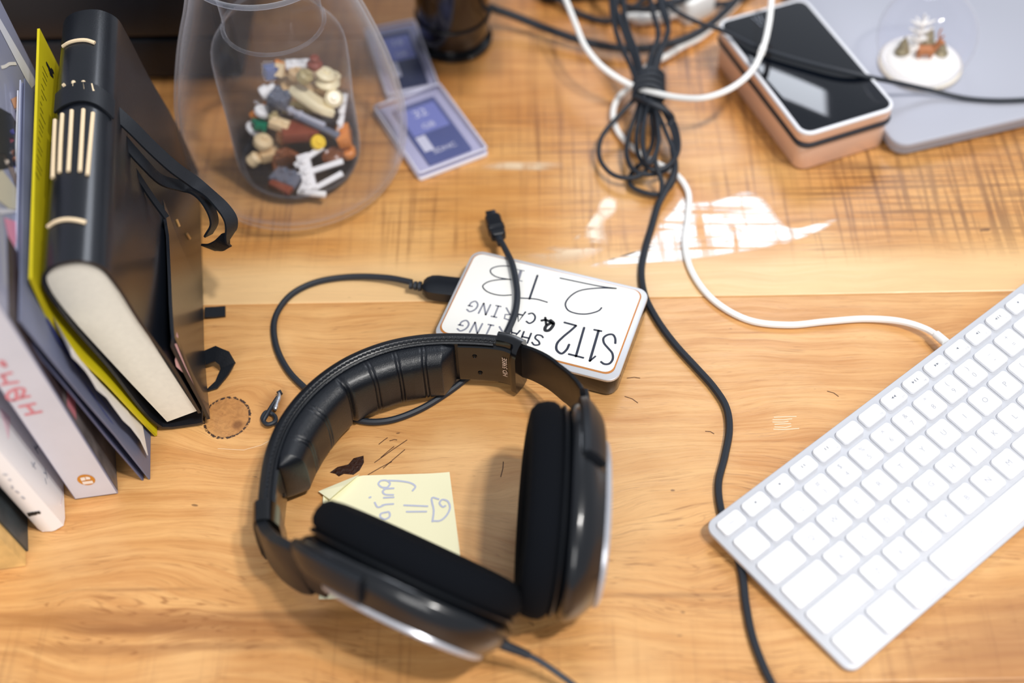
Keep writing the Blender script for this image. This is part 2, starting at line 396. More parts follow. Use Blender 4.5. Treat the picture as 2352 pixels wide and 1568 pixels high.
# window glare on the varnish, painted as flat pale patches
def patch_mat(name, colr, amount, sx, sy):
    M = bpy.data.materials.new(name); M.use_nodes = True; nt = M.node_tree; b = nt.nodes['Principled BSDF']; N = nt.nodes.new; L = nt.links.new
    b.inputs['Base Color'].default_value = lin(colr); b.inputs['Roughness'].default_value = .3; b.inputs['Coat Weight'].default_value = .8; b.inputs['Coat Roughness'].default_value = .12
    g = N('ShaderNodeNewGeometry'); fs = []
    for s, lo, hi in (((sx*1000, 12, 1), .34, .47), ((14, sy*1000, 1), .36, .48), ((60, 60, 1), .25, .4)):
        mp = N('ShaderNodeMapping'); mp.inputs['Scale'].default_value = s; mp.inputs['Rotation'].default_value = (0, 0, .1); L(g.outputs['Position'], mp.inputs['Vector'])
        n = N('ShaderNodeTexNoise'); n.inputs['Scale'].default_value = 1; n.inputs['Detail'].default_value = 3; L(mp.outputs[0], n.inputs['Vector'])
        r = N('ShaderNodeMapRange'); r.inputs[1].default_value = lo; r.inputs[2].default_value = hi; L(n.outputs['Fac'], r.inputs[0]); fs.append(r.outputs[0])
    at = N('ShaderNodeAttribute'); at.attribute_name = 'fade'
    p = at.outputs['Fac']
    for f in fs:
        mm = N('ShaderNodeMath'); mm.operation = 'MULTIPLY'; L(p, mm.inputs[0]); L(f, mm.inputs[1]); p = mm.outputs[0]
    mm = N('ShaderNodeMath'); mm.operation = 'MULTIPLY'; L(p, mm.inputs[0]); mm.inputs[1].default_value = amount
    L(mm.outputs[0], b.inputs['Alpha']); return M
pm = patch_mat('glare_white', '#f0eae2', .92, .12, .3)
pm2 = patch_mat('glare_cream', '#f6dcb8', .85, .06, .10)
def glare_patch(name, px, fade, m_, z=.06, par=None):
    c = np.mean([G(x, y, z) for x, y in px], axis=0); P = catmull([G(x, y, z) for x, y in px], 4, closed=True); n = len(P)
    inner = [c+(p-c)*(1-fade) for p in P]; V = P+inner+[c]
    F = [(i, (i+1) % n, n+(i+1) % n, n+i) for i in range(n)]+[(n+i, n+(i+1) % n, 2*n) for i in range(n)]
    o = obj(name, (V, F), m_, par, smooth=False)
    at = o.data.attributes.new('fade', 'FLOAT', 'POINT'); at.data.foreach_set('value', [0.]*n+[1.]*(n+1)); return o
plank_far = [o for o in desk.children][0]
glare_patch('painted_glare', [(1350, 612), (1430, 590), (1475, 572), (1500, 545), (1530, 520), (1540, 500), (1570, 468), (1640, 460), (1720, 438), (1755, 455), (1790, 500), (1815, 530), (1790, 560), (1700, 580), (1560, 600), (1440, 614)], .10, pm, .07, plank_far)
glare_patch('painted_glare', [(1780, 520), (1830, 524), (1880, 512), (1925, 503), (1905, 520), (1850, 545), (1790, 562), (1770, 545)], .3, pm, .11, plank_far)
glare_patch('painted_glare', [(1505, 525), (1545, 480), (1572, 448), (1602, 520), (1590, 598), (1530, 602), (1498, 575)], .2, pm, .09, plank_far)
glare_patch('painted_glare', [(1200, 590), (1290, 565), (1340, 525), (1385, 468), (1410, 462), (1392, 520), (1400, 560), (1350, 600), (1260, 615)], .5, pm2, .06, plank_far)
glare_patch('painted_glare', [(1370, 480), (1390, 450), (1415, 455), (1415, 490), (1390, 505)], .4, pm2, .13, plank_far)
glare_patch('painted_glare', [(1120, 372), (1200, 370), (1300, 376), (1290, 388), (1180, 392), (1100, 385)], .6, pm2, .06, plank_far)
plank_mid = desk.children[2]
# gouge: a small dark torn hollow
gp = [(757, 1085), (775, 1072), (800, 1066), (812, 1052), (835, 1046), (836, 1062), (826, 1080), (812, 1090), (790, 1088), (778, 1094), (770, 1088)]
gP = [G(x, y, .08) for x, y in gp]; gc = np.mean(gP, axis=0); gc[2] = .03
obj('gouge', (gP+[gc], [(i, (i+1) % len(gP), len(gP)) for i in range(len(gP))]), mat('gouge_brown', '#3a2014', .3, bump=1, bscale=500, var=.4, vscale=400), plank_mid)
gs = []
for a_, b_ in (((860, 1062), (935, 1010)), ((875, 1050), (905, 1025)), ((880, 1075), (930, 1032)), ((845, 1090), (900, 1060)), ((895, 1012), (912, 1010)), ((870, 1020), (890, 1005)), ((1900, 898), (1926, 910)), ((1620, 990), (1640, 996)), ((1435, 910), (1465, 925)), ((1440, 868), (1470, 868)), ((1150, 1095), (1156, 1060)), ((1215, 1430), (1225, 1436))):
    gs.append(ink([G(*a_, .1), G((a_[0]+b_[0])/2+2, (a_[1]+b_[1])/2-2, .1), G(*b_, .1)], A3(0, 0, 1), .28))
obj('scratches', join(*gs), mat('scratch_brown', '#5a3820', .6), plank_mid, smooth=False, kind='stuff')
gs = []
for k in range(6):
    y0 = 958+k*5.5; x0 = 1780+random.uniform(-6, 6)
    gs.append(ink([G(x0, y0, .1), G(x0+25, y0+random.uniform(-2, 2), .1), G(x0+random.uniform(35, 60), y0-2, .1)], A3(0, 0, 1), .35))
gs.append(ink([G(x, y, .1) for x, y in ((500, 1030), (560, 1033), (600, 1022), (640, 1000))], A3(0, 0, 1), .16))
obj('pale_scratches', join(*gs), mat('scratch_pale', '#ecd2b0', .5), plank_mid, smooth=False, kind='stuff')

# ------------------------------------------------------------------ black cabinet behind the books
box = thing('speaker_box', (-350, 345, 0), 'large black box with grooved front standing behind the leather journal', 'box')
bx = (A3(-352, 345, 0), A3(1, 0, 0), A3(0, 1, 0), A3(0, 0, 1))
cab = mat('black_cabinet', '#0e131b', .4, bump=.1, bscale=900)
obj('body', rslab(290, 160, 1, 250, 6, 2, fr=bx), cab, box)
for z0, z1 in ((8, 42), (46, 92), (96, 150), (154, 215)):
    obj('front_panel', rslab(272, z1-z0, 0, 5, 3, 1.4, fr=(A3(-352, 265, (z0+z1)/2), A3(1, 0, 0), A3(0, 0, 1), A3(0, -1, 0))), cab, box)
obj('corner_post', rslab(14, 240, 0, 8, 3, 2, fr=(A3(-408, 262, 122), A3(1, 0, 0), A3(0, 0, 1), A3(0, -1, 0))), cab, box)

# ------------------------------------------------------------------ books
ANG = math.radians(8.5); Xd = A3(math.cos(ANG), math.sin(ANG), 0); Dd = A3(-math.sin(ANG), math.cos(ANG), 0); Z = A3(0, 0, 1)
A2 = math.radians(13.5); Dd2 = A3(-math.sin(A2), math.cos(A2), 0)
class Sec:
    def __init__(s, x, y, dep=0, h=0, D=None): s.o = G(x, y, h)+Dd*dep; s.o[2] = 0; s.D = Dd if D is None else D
    def L(s, x, y, d=0):
        p = onplane(x, y, s.o+Dd*d, Dd)-s.o; return (p @ Xd, p[2])
    def P(s, a, z, d=0): return s.o+Xd*a+Z*z+s.D*d
    @property
    def fr(s): return (s.o, Xd, s.D)
def bowed(path, fr, t, side, deps, bow, top):
    o_, X_, D_ = fr; rings = []
    for d in deps:
        sec_ = thick(path, t, side); d0 = deps[0]
        rings.append([o_+X_*(s_-bow*math.sin(pi*min(1, max(0, z)/150))*min(1, (d-d0)/31)-top*(z/150)**2*(d-d0)/200)+Z*z+D_*d for s_, z in sec_])
    return loft(rings)
DEP = [0, 8, 16, 31, 70, 120, 195]
# --- journal
js = Sec(470, 978)
jt = thing('leather_journal', js.P(-20, 0, 100), 'thick black leather journal with cream long stitches on its spine, standing on its fore edge', 'journal')
blk = [js.L(*p) for p in [(384, 973), (250, 830), (150, 718), (112, 662), (108, 636), (135, 618), (190, 612), (228, 624), (256, 652), (320, 745), (394, 860), (452, 948)]]
blk = [(a, max(z, 4.2)) for a, z in blk]
obj('page_block', extrude([tuple(p) for p in catmull([A3(*b) for b in blk], 3)], js.fr, 1.5, 212), mat('journal_pages', '#f1eee0', .85, var=.06, vscale=300), jt)
outer = [js.L(*p) for p in [(462, 948), (400, 842), (325, 738), (268, 648), (240, 614), (190, 598), (128, 606), (101, 624), (97, 652), (145, 726), (245, 842), (340, 962), (372, 986)]]
outer = [tuple(p) for p in catmull([A3(*p) for p in outer], 4)]
b0 = js.L(372, 986); outer = outer[:-1]+[(b0[0], 3.2), (b0[0]+6, 1.6), (-12, 1.5), (-4, 1.6), (-.5, 2.2)]
flap = [js.L(*p) for p in [(480, 955), (468, 925), (448, 885), (426, 835), (412, 800), (404, 770)]]
flap = [tuple(p) for p in catmull([A3(*p) for p in flap], 3)]
lsec = thick(outer, 1.9, 1)
cover_geo = extrude(lsec, js.fr, 0, 216)
lj = mat('journal_leather', '#12161e', .42, bump=.18, bscale=900, spec=.3, coat=.55, coat_r=.2, var=.25, vscale=25)
cover = obj('cover', cover_geo, lj, jt)
fl_d = [0, 2, 10, 30, 60, 90, 130, 170, 205, 214]
ftop = {0: (-2.0, 80), 2: (-.5, 85), 10: (-1.0, 85.5), 30: (-2.5, 83), 60: (-4.1, 80.2), 90: (-5.4, 79.7), 130: (-10.2, 79), 170: (-12.5, 83), 205: (-14.8, 89), 214: (-15.5, 84)}
fr0 = [js.L(*p) for p in [(483, 960), (470, 925), (452, 885), (432, 840), (416, 800), (404, 770)]]
def flap_rings(t, inset=0):
    rr = []
    for d in fl_d:
        ts_, tz_ = ftop[d]; e0 = fr0[-1]; pts = []
        for k, (a, z) in enumerate(fr0):
            f = z/e0[1]; a2 = 1.5*(1-f)+ts_*f+(a-(1.5*(1-f)+e0[0]*f))*max(.15, 1-d/60); z2 = max(2.0, f*(tz_-inset)); pts.append((a2-inset*.5, z2))
        pts = [tuple(q) for q in catmull([A3(*q) for q in pts], 3)]
        sec_ = thick(pts, t, 1); rr.append([js.P(a, z, d) for a, z in sec_])
    return rr
flap_geo = loft(flap_rings(2.0))
flo = obj('flap', flap_geo, lj, jt)
lr = [js.P(a-2.6-4.5*math.exp(-((z-62)/9)**2), z, .6) for a, z in catmull([A3(*q) for q in fr0[1:]], 3)][:-2]
lr2 = [p+Dd*9+Xd*1.2 for p in lr]
obj('flap_lining', join(loft([lr, lr2], False, False, False), loft([[js.P(a-1.6, z, .5) for a, z in catmull([A3(*q) for q in fr0[1:]], 3)][:-2], lr], False, False, False)), mat('pink_suede', '#d9a9a6', .9), jt)
jb = tree(cover_geo); jfb = tree(join(cover_geo, flap_geo))
th = mat('cream_thread', '#f4dcb6', .6)
def thread(px, r=1.3):
    H = [hit(jb, x, y, .7)[0] for x, y in px if hit(jb, x, y)]
    return tube(catmull(H, 3) if len(H) > 2 else H, r, 8)
for pl in ([(147, 108), (160, 100), (180, 95), (200, 95), (218, 101)], [(113, 522), (130, 511), (152, 506), (178, 508), (197, 513)],
           [(147, 199), (151, 196)], [(170, 190), (170, 203)], [(192, 190), (195, 210)], [(211, 197), (214, 214)],
           [(129, 277), (126, 340), (123, 410)], [(145, 264), (141, 330), (138, 398)], [(166, 256), (162, 325), (158, 396)], [(192, 254), (188, 325), (184, 396)], [(213, 262), (207, 330), (201, 404)]):
    obj('stitch', thread(pl), th, jt)
def thread_f(px, r):
    H = [hit(jfb, x, y, .5)[0] for x, y in px if hit(jfb, x, y)]
    return tube(H, r, 8)
for pl in ([(404, 505), (410, 520)], [(427, 537), (434, 548)]): obj('stitch', thread_f(pl, .9), mat('brass_thread', '#d9a868', .4), jt)
strapm = mat('strap_leather', '#12161d', .5, bump=.2, bscale=900)
def strap(pts, hw, th_=1.5):
    P = catmull([G(x, y, z) for x, y, z in pts], 6); Wv = []
    return ribbon3(P, [w_*hw for w_ in hw_dirs(P, th_)], 1.4)
def hw_dirs(P, tilt):
    out = []
    for i in range(len(P)):
        t = unit(P[min(i+1, len(P)-1)]-P[max(i-1, 0)]); v = np.cross(t, unit(A3(.75, -.1, tilt))); out.append(unit(v))
    return out
H = []
for x, y in [(119, 292), (121, 262), (132, 240), (150, 226), (172, 217), (196, 215), (220, 222), (240, 236), (258, 254)]:
    q = hit(jb, x, y, 1.2)
    if q: H.append(q)
P = catmull([h[0] for h in H], 4)
obj('wrap_strap', ribbon3(P, Dd*8.5, 1.5), strapm, jt)
obj('wrap_strap', strap([(236, 232, 150), (300, 290, 138), (350, 340, 124), (400, 385, 110), (455, 425, 96), (505, 468, 95), (530, 505, 90), (528, 540, 80), (500, 566, 66), (478, 568, 56)], 5.0, .9), strapm, jt)
obj('wrap_strap', strap([(222, 250, 150), (275, 312, 136), (330, 375, 120), (372, 414, 104), (430, 432, 92), (478, 470, 92), (492, 510, 82), (478, 540, 72)], 3.8, .7), strapm, jt)
obj('wrap_strap', strap([(212, 246, 151), (262, 320, 135), (310, 395, 117), (350, 455, 100), (383, 500, 90)], 2.2, .5), strapm, jt)
obj('strap_end', ribbon3([G(470, 718, 2.2), G(495, 717, 1.6), G(518, 715, 1.2)], (G(518, 705, 1.2)-G(518, 728, 1.2))/2, 1.4), strapm, jt)
obj('strap_end', ribbon3([G(472, 822, 6), G(495, 812, 9), G(515, 822, 10), G(524, 840, 6), G(510, 868, 2.5), G(484, 896, 1.5)], [A3(-1, 5, 1), A3(0, 5, 1.5), A3(3, 3, 3), A3(5, 0, 3), A3(4, 2, 1), A3(4, 1.5, 0)], 1.4), strapm, jt)
# --- yellow booklet
ys = Sec(356, 1003)
yp = [ys.L(*p) for p in [(356, 1003), (300, 944), (240, 880), (190, 832), (150, 786), (115, 745), (88, 690), (66, 640)]]
yp = [tuple(p) for p in catmull([A3(*p) for p in yp], 4)]; yp[0] = (yp[0][0], .5)
yel = bowed(yp, ys.fr, 1.6, -1, [0, 31, 80, 140, 214], 0, 8)
# far edge leans: shear the top back so the far top corner peaks
yt = thing('yellow_booklet', ys.P(-10, 0, 100), 'bright yellow booklet standing pressed against the left side of the leather journal', 'booklet')
obj('cover', yel, mat('yellow_card', '#dccb12', .55, var=.1, vscale=40), yt)
yb = tree(yel)
obj('logo_print', strokes_on(yb, [[(106, 145), (112, 156), (118, 166)], [(111, 158), (120, 172)], [(114, 168), (121, 175)], [(117, 160), (122, 166)]], 1.6, .25), mat('print_black', '#16181c', .6), yt, smooth=False)
pls = []
for k in range(19):
    y0 = 152+k*13.5
    for seg in range(1):
        x0 = 97-k*.9+(k % 3)*1.0; L_ = 28-(k % 4)*4
        if k in (5, 6, 12): L_ *= .5
        pls.append([(x0+i*L_/5*.42, y0+i*L_/5*.9) for i in range(6)])
obj('printed_text', strokes_on(yb, pls, .35, .25), mat('print_olive', '#5f5a10', .6), yt, smooth=False)
# --- torn white sheet
ts = Sec(338, 1046); tf = Sec(341, 1102)
fpath = [tf.L(*p) for p in [(342, 1102), (262, 1000), (180, 905), (110, 820), (42, 738)]]; fpath[0] = (fpath[0][0], 0.0)
torn = [(338, 1046), (322, 1010), (300, 985), (282, 962), (262, 940), (245, 912), (222, 892), (208, 866), (196, 850), (180, 836), (166, 818), (162, 800)]
tt = thing('torn_paper', ts.P(-10, 0, 60), 'white sheet with a torn edge tucked between the yellow booklet and the blue-grey folder', 'paper')
V, F = [], []
for i, p in enumerate(torn):
    a, z = tf.L(*p, 10); z = max(z, .4); j = random.uniform(-1.0, 1.0)
    zz = min(max(z, 0), 150); base_s = np.interp(zz, [q_[1] for q_ in fpath], [q_[0] for q_ in fpath])
    far_s = base_s-8*math.sin(pi*zz/150)+1.3
    V += [tf.P(a, z, 10+j), tf.P(far_s+.0, z, 36), tf.P(a+.5, z, 10+j), tf.P(far_s+.5, z, 36)]
for i in range(len(torn)-1): F += [(4*i, 4*i+4, 4*i+5, 4*i+1), (4*i+2, 4*i+6, 4*i+7, 4*i+3), (4*i, 4*i+4, 4*i+6, 4*i+2)]
obj('sheet', (V, F), mat('torn_white', '#f4efe9', .8), tt)
# --- folder of blue-grey card
fs = Sec(341, 1102)
ft = thing('card_folder', fs.P(-15, 0, 90), 'open blue-grey card folder leaning between the grey spine book and the yellow booklet', 'folder')
fr_ = [fs.L(*p) for p in [(342, 1102), (262, 1000), (180, 905), (110, 820), (42, 738)]]; fr_[0] = (fr_[0][0], .5)
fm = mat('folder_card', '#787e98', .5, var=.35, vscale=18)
g_r = bowed(fr_, fs.fr, 1.0, -1, DEP, 8, 10)
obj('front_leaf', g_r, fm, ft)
fl_ = [fs.L(*p) for p in [(337, 1101), (256, 1008), (176, 908), (106, 826), (45, 746)]]; fl_[0] = (fl_[0][0]-.4, .5)
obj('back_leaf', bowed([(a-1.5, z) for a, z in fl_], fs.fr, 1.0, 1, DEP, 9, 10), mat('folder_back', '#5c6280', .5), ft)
fb = tree(g_r)
pp = [(120, 700), (160, 800), (190, 860), (235, 920), (262, 960), (300, 1010), (330, 1060), (322, 1080), (285, 1010), (240, 950), (205, 900), (170, 835), (135, 790), (105, 735)]
Hs = [hit(fb, x, y, .15) for x, y in pp]
Hs = [h[0] for h in Hs if h]
if len(Hs) > 3:
    obj('blue_print', (Hs, [tuple(range(len(Hs)))]), mat('print_blue', '#3b4684', .6), ft, smooth=False)
# --- clear plastic sleeves, seen by their top edges
ps = Sec(341, 1102, 0)
pt = thing('plastic_sleeve', ps.P(-20, 0, 100), 'stack of clear plastic sleeves with pale edges left of the folder', 'folder')
top = js.L(66, 640)
for k in range(4):
    a0, z0 = fs.L(338-k*3, 1100-k); a1, z1 = fs.L(40-k*9, 742+k*4)
    obj('sleeve', bowed([(a0-4.6-k*.3, 1.2), ((a0+a1)/2-5-k*.9, z1/2), (a1-2.5-k*1.3, z1-k*1.0)], fs.fr, .7, 1, [42+k*3, 80, 120, 196-k*7], 3, 10) if k else bowed([(a1*.93-3.2, z1*.93), (a1-1.5, z1)], fs.fr, .7, 1, [0, 31, 80, 196], 0, 10), mat('sleeve_%d' % k, ('#c3c9e2', '#eceef6', '#b4bbdc', '#e6e4ee')[k], .25, coat=.4, var=.15, vscale=30), pt)
# --- big grey book with a picture cover
gs_ = Sec(272, 1134, D=Dd2)
gt = thing('picture_book', gs_.P(-20, 0, 120), 'tall grey book with red lettering on its spine leaning right of the white book', 'book')
g0 = gs_.L(170, 1141); g1 = gs_.L(280, 1088); g2 = gs_.L(32, 752)
lean = (g2[0]-0)/(g2[1]); TOP = 262; WB = abs(g0[0])
rA = (0, 1.0); rB = (lean*TOP, TOP)
quad = [(-WB, .8), (0, .8), (lean*TOP, TOP), (lean*TOP-WB, TOP-2)]
book_geo = extrude(quad, gs_.fr, 0, 262)
obj('cover', book_geo, mat('lavender_cover', '#a3a6bf', .38, coat=.3, var=.10, vscale=12), gt, smooth=False)
obj('page_block', extrude([(-WB+2.5, 2), (-2.5, 2), (lean*TOP-2.5, TOP+.6), (lean*TOP-WB+2.5, TOP-1.4)], gs_.fr, 4, 259), paper, gt, smooth=False)
gb = tree(book_geo)
def gface(s_off, z, d): return gs_.P(lean*z+s_off, z, d)
spine = [gs_.P(-WB+.6, 2, -.5), gs_.P(-.6, 2, -.5), gs_.P(lean*(TOP-2)-.6, TOP-2, -.5), gs_.P(lean*(TOP-2)-WB+.6, TOP-2, -.5)]
spine_geo = (spine+[p+Dd*.4 for p in spine], [(0, 1, 2, 3), (7, 6, 5, 4), (0, 4, 5, 1), (1, 5, 6, 2), (2, 6, 7, 3), (3, 7, 4, 0)])
spo = obj('spine_sheet', spine_geo, mat('grey_spine', '#d9dbe6', .35, coat=.3, var=.08, vscale=25), gt, smooth=False)
sb = tree(spine_geo)
red = mat('red_print', '#dc8a94', .5)
# crop scale 3.017 from (0,780)
def c3(pl): return [(x/3.017, 780+y/3.017) for x, y in pl]
obj('spine_lettering', strokes_on(sb, [c3([(175, 518), (290, 495)]), c3([(132, 463), (245, 440)]), c3([(185, 452), (235, 506)]),
    c3([(90, 420), (150, 400), (208, 388)]), c3([(150, 400), (165, 340), (120, 335), (60, 365), (50, 400), (90, 420), (115, 395), (110, 350)]),
    c3([(0, 250), (30, 240), (82, 226)]), c3([(20, 245), (45, 300)]), c3([(10, 310), (60, 300), (128, 290)]), c3([(0, 165), (25, 175), (38, 185), (20, 150), (0, 145)])], 1.0, .2, sub=5), red, spo, smooth=False)
def disc_px(bv, cx, cy, rx, ry, lift, n=24, rot=0):
    V = []
    for k in range(n):
        a = 2*pi*k/n; dx, dy = rx*math.cos(a), ry*math.sin(a)
        q = hit(bv, cx+dx*math.cos(rot)-dy*math.sin(rot), cy+dx*math.sin(rot)+dy*math.cos(rot), lift)
        if q: V.append(q[0])
    return V, [tuple(range(len(V)))]
def poly_px(bv, px, lift):
    V = [hit(bv, x, y, lift) for x, y in px]; V = [v[0] for v in V if v]
    return V, [tuple(range(len(V)))]
obj('roundel', disc_px(sb, 198, 1101, 21, 12, .2, rot=.12), mat('orange_print', '#d18a28', .5), spo, smooth=False)
obj('roundel_mark', join(poly_px(sb, [(184, 1096), (194, 1094), (197, 1101), (187, 1103)], .4), poly_px(sb, [(196, 1093), (206, 1094), (208, 1099), (198, 1100)], .4), poly_px(sb, [(188, 1105), (212, 1102), (215, 1108), (192, 1111)], .4)), mat('cream_print', '#f6efe6', .5), spo, smooth=False)
# picture on the cover
def gq(px): return poly_px(gb, px, .3)
pic = [('white_band', '#e8e8f0', [(-60, -160), (15, 0), (85, 140), (84, 190), (70, 205), (-5, 60), (-60, -60)]),
       ('dark_shape', '#23262e', [(-30, 245), (0, 248), (25, 262), (50, 305), (58, 345), (40, 380), (-30, 400)]),
       ('orange_shape', '#d6a078', [(24, 228), (40, 220), (48, 240), (32, 250)]),
       ('black_tab', '#202430', [(34, 254), (50, 242), (60, 262), (42, 278)]),
       ('cream_shape', '#cfc6ae', [(-30, 385), (0, 385), (50, 450), (50, 490), (20, 480), (-30, 440)]),
       ('brown_arc', '#8f7f78', [(-20, 335), (12, 345), (45, 420), (52, 450), (40, 440), (8, 360), (-20, 345)]),
       ('pink_shape', '#e493ae', [(8, 500), (40, 510), (34, 570), (22, 560)]),
       ('pink_bar', '#dd8fa5', [(56, 290), (68, 285), (60, 400), (50, 400)]),
       ('pale_bar', '#d9d6dc', [(20, 480), (48, 478), (50, 486), (0, 492), (-20, 480)])]
for nm, c_, px in pic:
    g_ = gq(px)
    if len(g_[0]) > 2: obj(nm, g_, mat('print_'+nm, c_, .45), gt, smooth=False)
random.seed(3)
gl_ = []
for k in range(18):
    x = random.uniform(8, 52); y = random.uniform(298, 380)
    gq_ = gq([(x, y), (x+8, y-5), (x+12, y+6), (x+4, y+11)])
    if len(gq_[0]) > 2: obj('coloured_fleck', gq_, mat('fleck_%d' % (k % 5), ('#e6e6f0', '#c98e74', '#5a5aa8', '#e9d8c8', '#c56a78')[k % 5], .5), gt, smooth=False)
obj('wavy_line', strokes_on(gb, [[(2, 155), (12, 152), (20, 147), (36, 146)]], 1.0, .3), mat('cream_print', '#f6efe6', .5), gt, smooth=False)
lower = mat('dark_lower_cover', '#4b3d40', .4, var=.5, vscale=45)
def strip(z0, z1, d0, d1, lift): return ([gs_.P(lean*z+lift, z, d) for z, d in ((z0, d0), (z0, d1), (z1, d1), (z1, d0))], [(0, 1, 2, 3)])
obj('grey_print', strip(1.5, 92, 1.5, 60, .35), mat('mottled_lower_cover', '#8d8584', .4, var=.55, vscale=70), gt, smooth=False)
obj('dark_print', strip(92, 168, 1.5, 60, .35), lower, gt, smooth=False)
obj('red_bar', strip(72, 86, 4, 20, .6), red, gt, smooth=False)
# --- white paperback
ws = Sec(152, 1217, D=Dd2)
wt = thing('white_paperback', ws.P(-15, 0, 100), 'white paperback with pale pink edges and small grey print on its rounded spine', 'book')
wl = -(ws.L(165, 1135)[0]-ws.L(0, 935)[0])/(-(ws.L(165, 1135)[1])+ws.L(0, 935)[1])
w0 = ws.L(88, 1224)[0]; wz = 20; Tz = 205
sec = [(w0, .8), (-1.5, .8), (0, 2)]
def wring(z): return [ws.P(w0+wl*z, z, 3), ws.P(w0+2.5+wl*z, z, .6), ws.P(w0*.5+wl*z, z, 0), ws.P(-6+wl*z, z, .4), ws.P(-1+wl*z, z, 3), ws.P(0+wl*z, z, 8), ws.P(0+wl*z, z, 150), ws.P(w0+wl*z, z, 150)]
wgeo = loft([wring(z) for z in (.8, 40, 90, 140, Tz)])
wo = obj('cover', wgeo, mat('white_cover', '#fbfafb', .35, coat=.2), wt)
wb = tree(wgeo)
obj('pages', loft([[ws.P(w0+2+wl*z, z, 4), ws.P(-2+wl*z, z, 4), ws.P(-2+wl*z, z, 151), ws.P(w0+2+wl*z, z, 151)] for z in (.4, Tz+.5)]), paper, wt, smooth=False)
pk = mat('pale_pink_print', '#f2d5dd', .5)
q = poly_px(wb, c3([(440, 990), (500, 1060), (490, 1180), (465, 1260), (420, 1290), (300, 1325), (255, 1300), (380, 1240), (420, 1140)]), .25)
obj('pink_corner', q, pk, wo, smooth=False)
obj('pink_corner', poly_px(wb, c3([(0, 470), (70, 540), (60, 680), (0, 800)]), .25), pk, wo, smooth=False)
gk = mat('grey_print', '#b9bcc6', .6)
obj('spine_print', strokes_on(wb, [c3([(235, 740), (262, 790)]), c3([(262, 735), (240, 760)]), c3([(215, 850), (245, 895)]), c3([(240, 850), (225, 880)]), c3([(310, 890), (325, 960)]), c3([(300, 920), (320, 930)]), c3([(310, 960), (320, 1000)]),
    c3([(22, 930), (48, 935)]), c3([(60, 965), (75, 972)]), c3([(80, 1010), (90, 1030)]), c3([(108, 1045), (130, 1060)]), c3([(150, 1085), (170, 1100)])], .6, .25, smooth=False), gk, wo, smooth=False)
obj('publisher_print', strokes_on(wb, [c3([(196, 1198), (206, 1220)]), c3([(212, 1195), (222, 1215)]), c3([(228, 1192), (238, 1212)]), c3([(244, 1190), (252, 1208)]), c3([(262, 1188), (275, 1202)]), c3([(196, 1208), (250, 1200)])], .8, .25, smooth=False), mat('print_black', '#16181c', .6), wo, smooth=False)
# --- dark green book and orange book at the left edge
ds = Sec(66, 1266, D=Dd2); dl = wl
dt = thing('dark_green_book', ds.P(-10, 0, 90), 'dark grey-green book with worn spine between white paperback and orange book', 'book')
dw = -19
dz0 = [(dw, .8), (0, .8), (dl*190, 190), (dl*190+dw, 190)]
obj('cover', extrude(dz0, ds.fr, 0, 150), mat('dark_green_cover', '#4a545a', .45, var=.5, vscale=60), dt, smooth=False)
obj('pages', extrude([(dw+1.5, .4), (-1.5, .4), (dl*190-1.5, 190.6), (dl*190+dw+1.5, 190.6)], ds.fr, 3, 151), paper, dt, smooth=False)
os_ = Sec(62, 1270, D=Dd2)
ot = thing('orange_book', os_.P(-25, 0, 90), 'orange and cream patterned book at the lower left corner, leftmost of the row', 'book')
oo = [(-30, .8), (0, .8), (dl*175, 175), (dl*175-30, 175)]
og = extrude([(a-.5, z) for a, z in oo], os_.fr, -9, 140)
obj('cover', og, mat('orange_cover', '#fbd288', .5, var=.3, vscale=90), ot, smooth=False)
obj('pages', extrude([(-28.5, .4), (-2, .4), (dl*175-2, 175.6), (dl*175-28.5, 175.6)], os_.fr, -6, 141), paper, ot, smooth=False)

# ------------------------------------------------------------------ glass vase with inner jar and toy pieces
VC = A3(-153, 167, 0)
vg = glass_mat('clear_glass', '#fdfdfe', .4, .010, .015, '#f4f4fa', 5.5, 60)
vt = thing('glass_vase', VC, 'large clear teardrop glass vase holding a smaller jar beside the leather journal', 'vase')
prof = [(0, 1.2), (46, .5), (60, 1.0), (69, 5), (75.5, 14), (79, 28), (80, 42), (78.5, 60), (75, 80), (70, 100), (63.5, 122), (57, 140), (52, 156), (49, 168), (48, 177)]
pp_ = [tuple(p) for p in catmull([A3(*p) for p in prof[1:]], 4)]
inn = [(r-2.6 if z > 8 else r-4, z+(0 if z > 12 else 4.5-(z*.3))) for r, z in pp_ if r > 47]
obj('bowl', lathe([(0.001, .5)]+pp_+[(47, 178.5), (45.8, 177.5)]+inn[::-1]+[(0.001, 5.5)], VC, 72), vg, vt)
obj('rim', tube([VC+A3(47.2*math.cos(a), 47.2*math.sin(a), 177.5) for a in np.linspace(0, 2*pi, 60)[:-1]], 1.7, 8, closed=True), glass_mat('rim_glass', '#eef0f6', .6, .05, .15), vt)
jp = [(0.001, 6), (38, 6), (42.5, 9), (44, 14), (44.5, 60), (45.5, 100), (44, 112), (38, 121), (33.5, 128), (33, 150), (34.5, 162)]
JC = VC+A3(0, 1, 0)
it = thing('inner_jar', JC+A3(0, 0, 6), 'small straight-sided clear jar inside the big vase, full of toy pieces', 'jar')
obj('wall', lathe([jp[0]]+[tuple(p) for p in catmull([A3(*p) for p in jp[1:]], 4)], JC, 56), glass_mat('jar_glass', '#fdfdff', .5, .010, .02), it)
obj('bottom_ring', tube([JC+A3(41*math.cos(a), 41*math.sin(a), 8) for a in np.linspace(0, 2*pi, 60)[:-1]], 1.2, 8, closed=True), glass_mat('foot_glass', '#fafafc', .4, .03, .05), it)
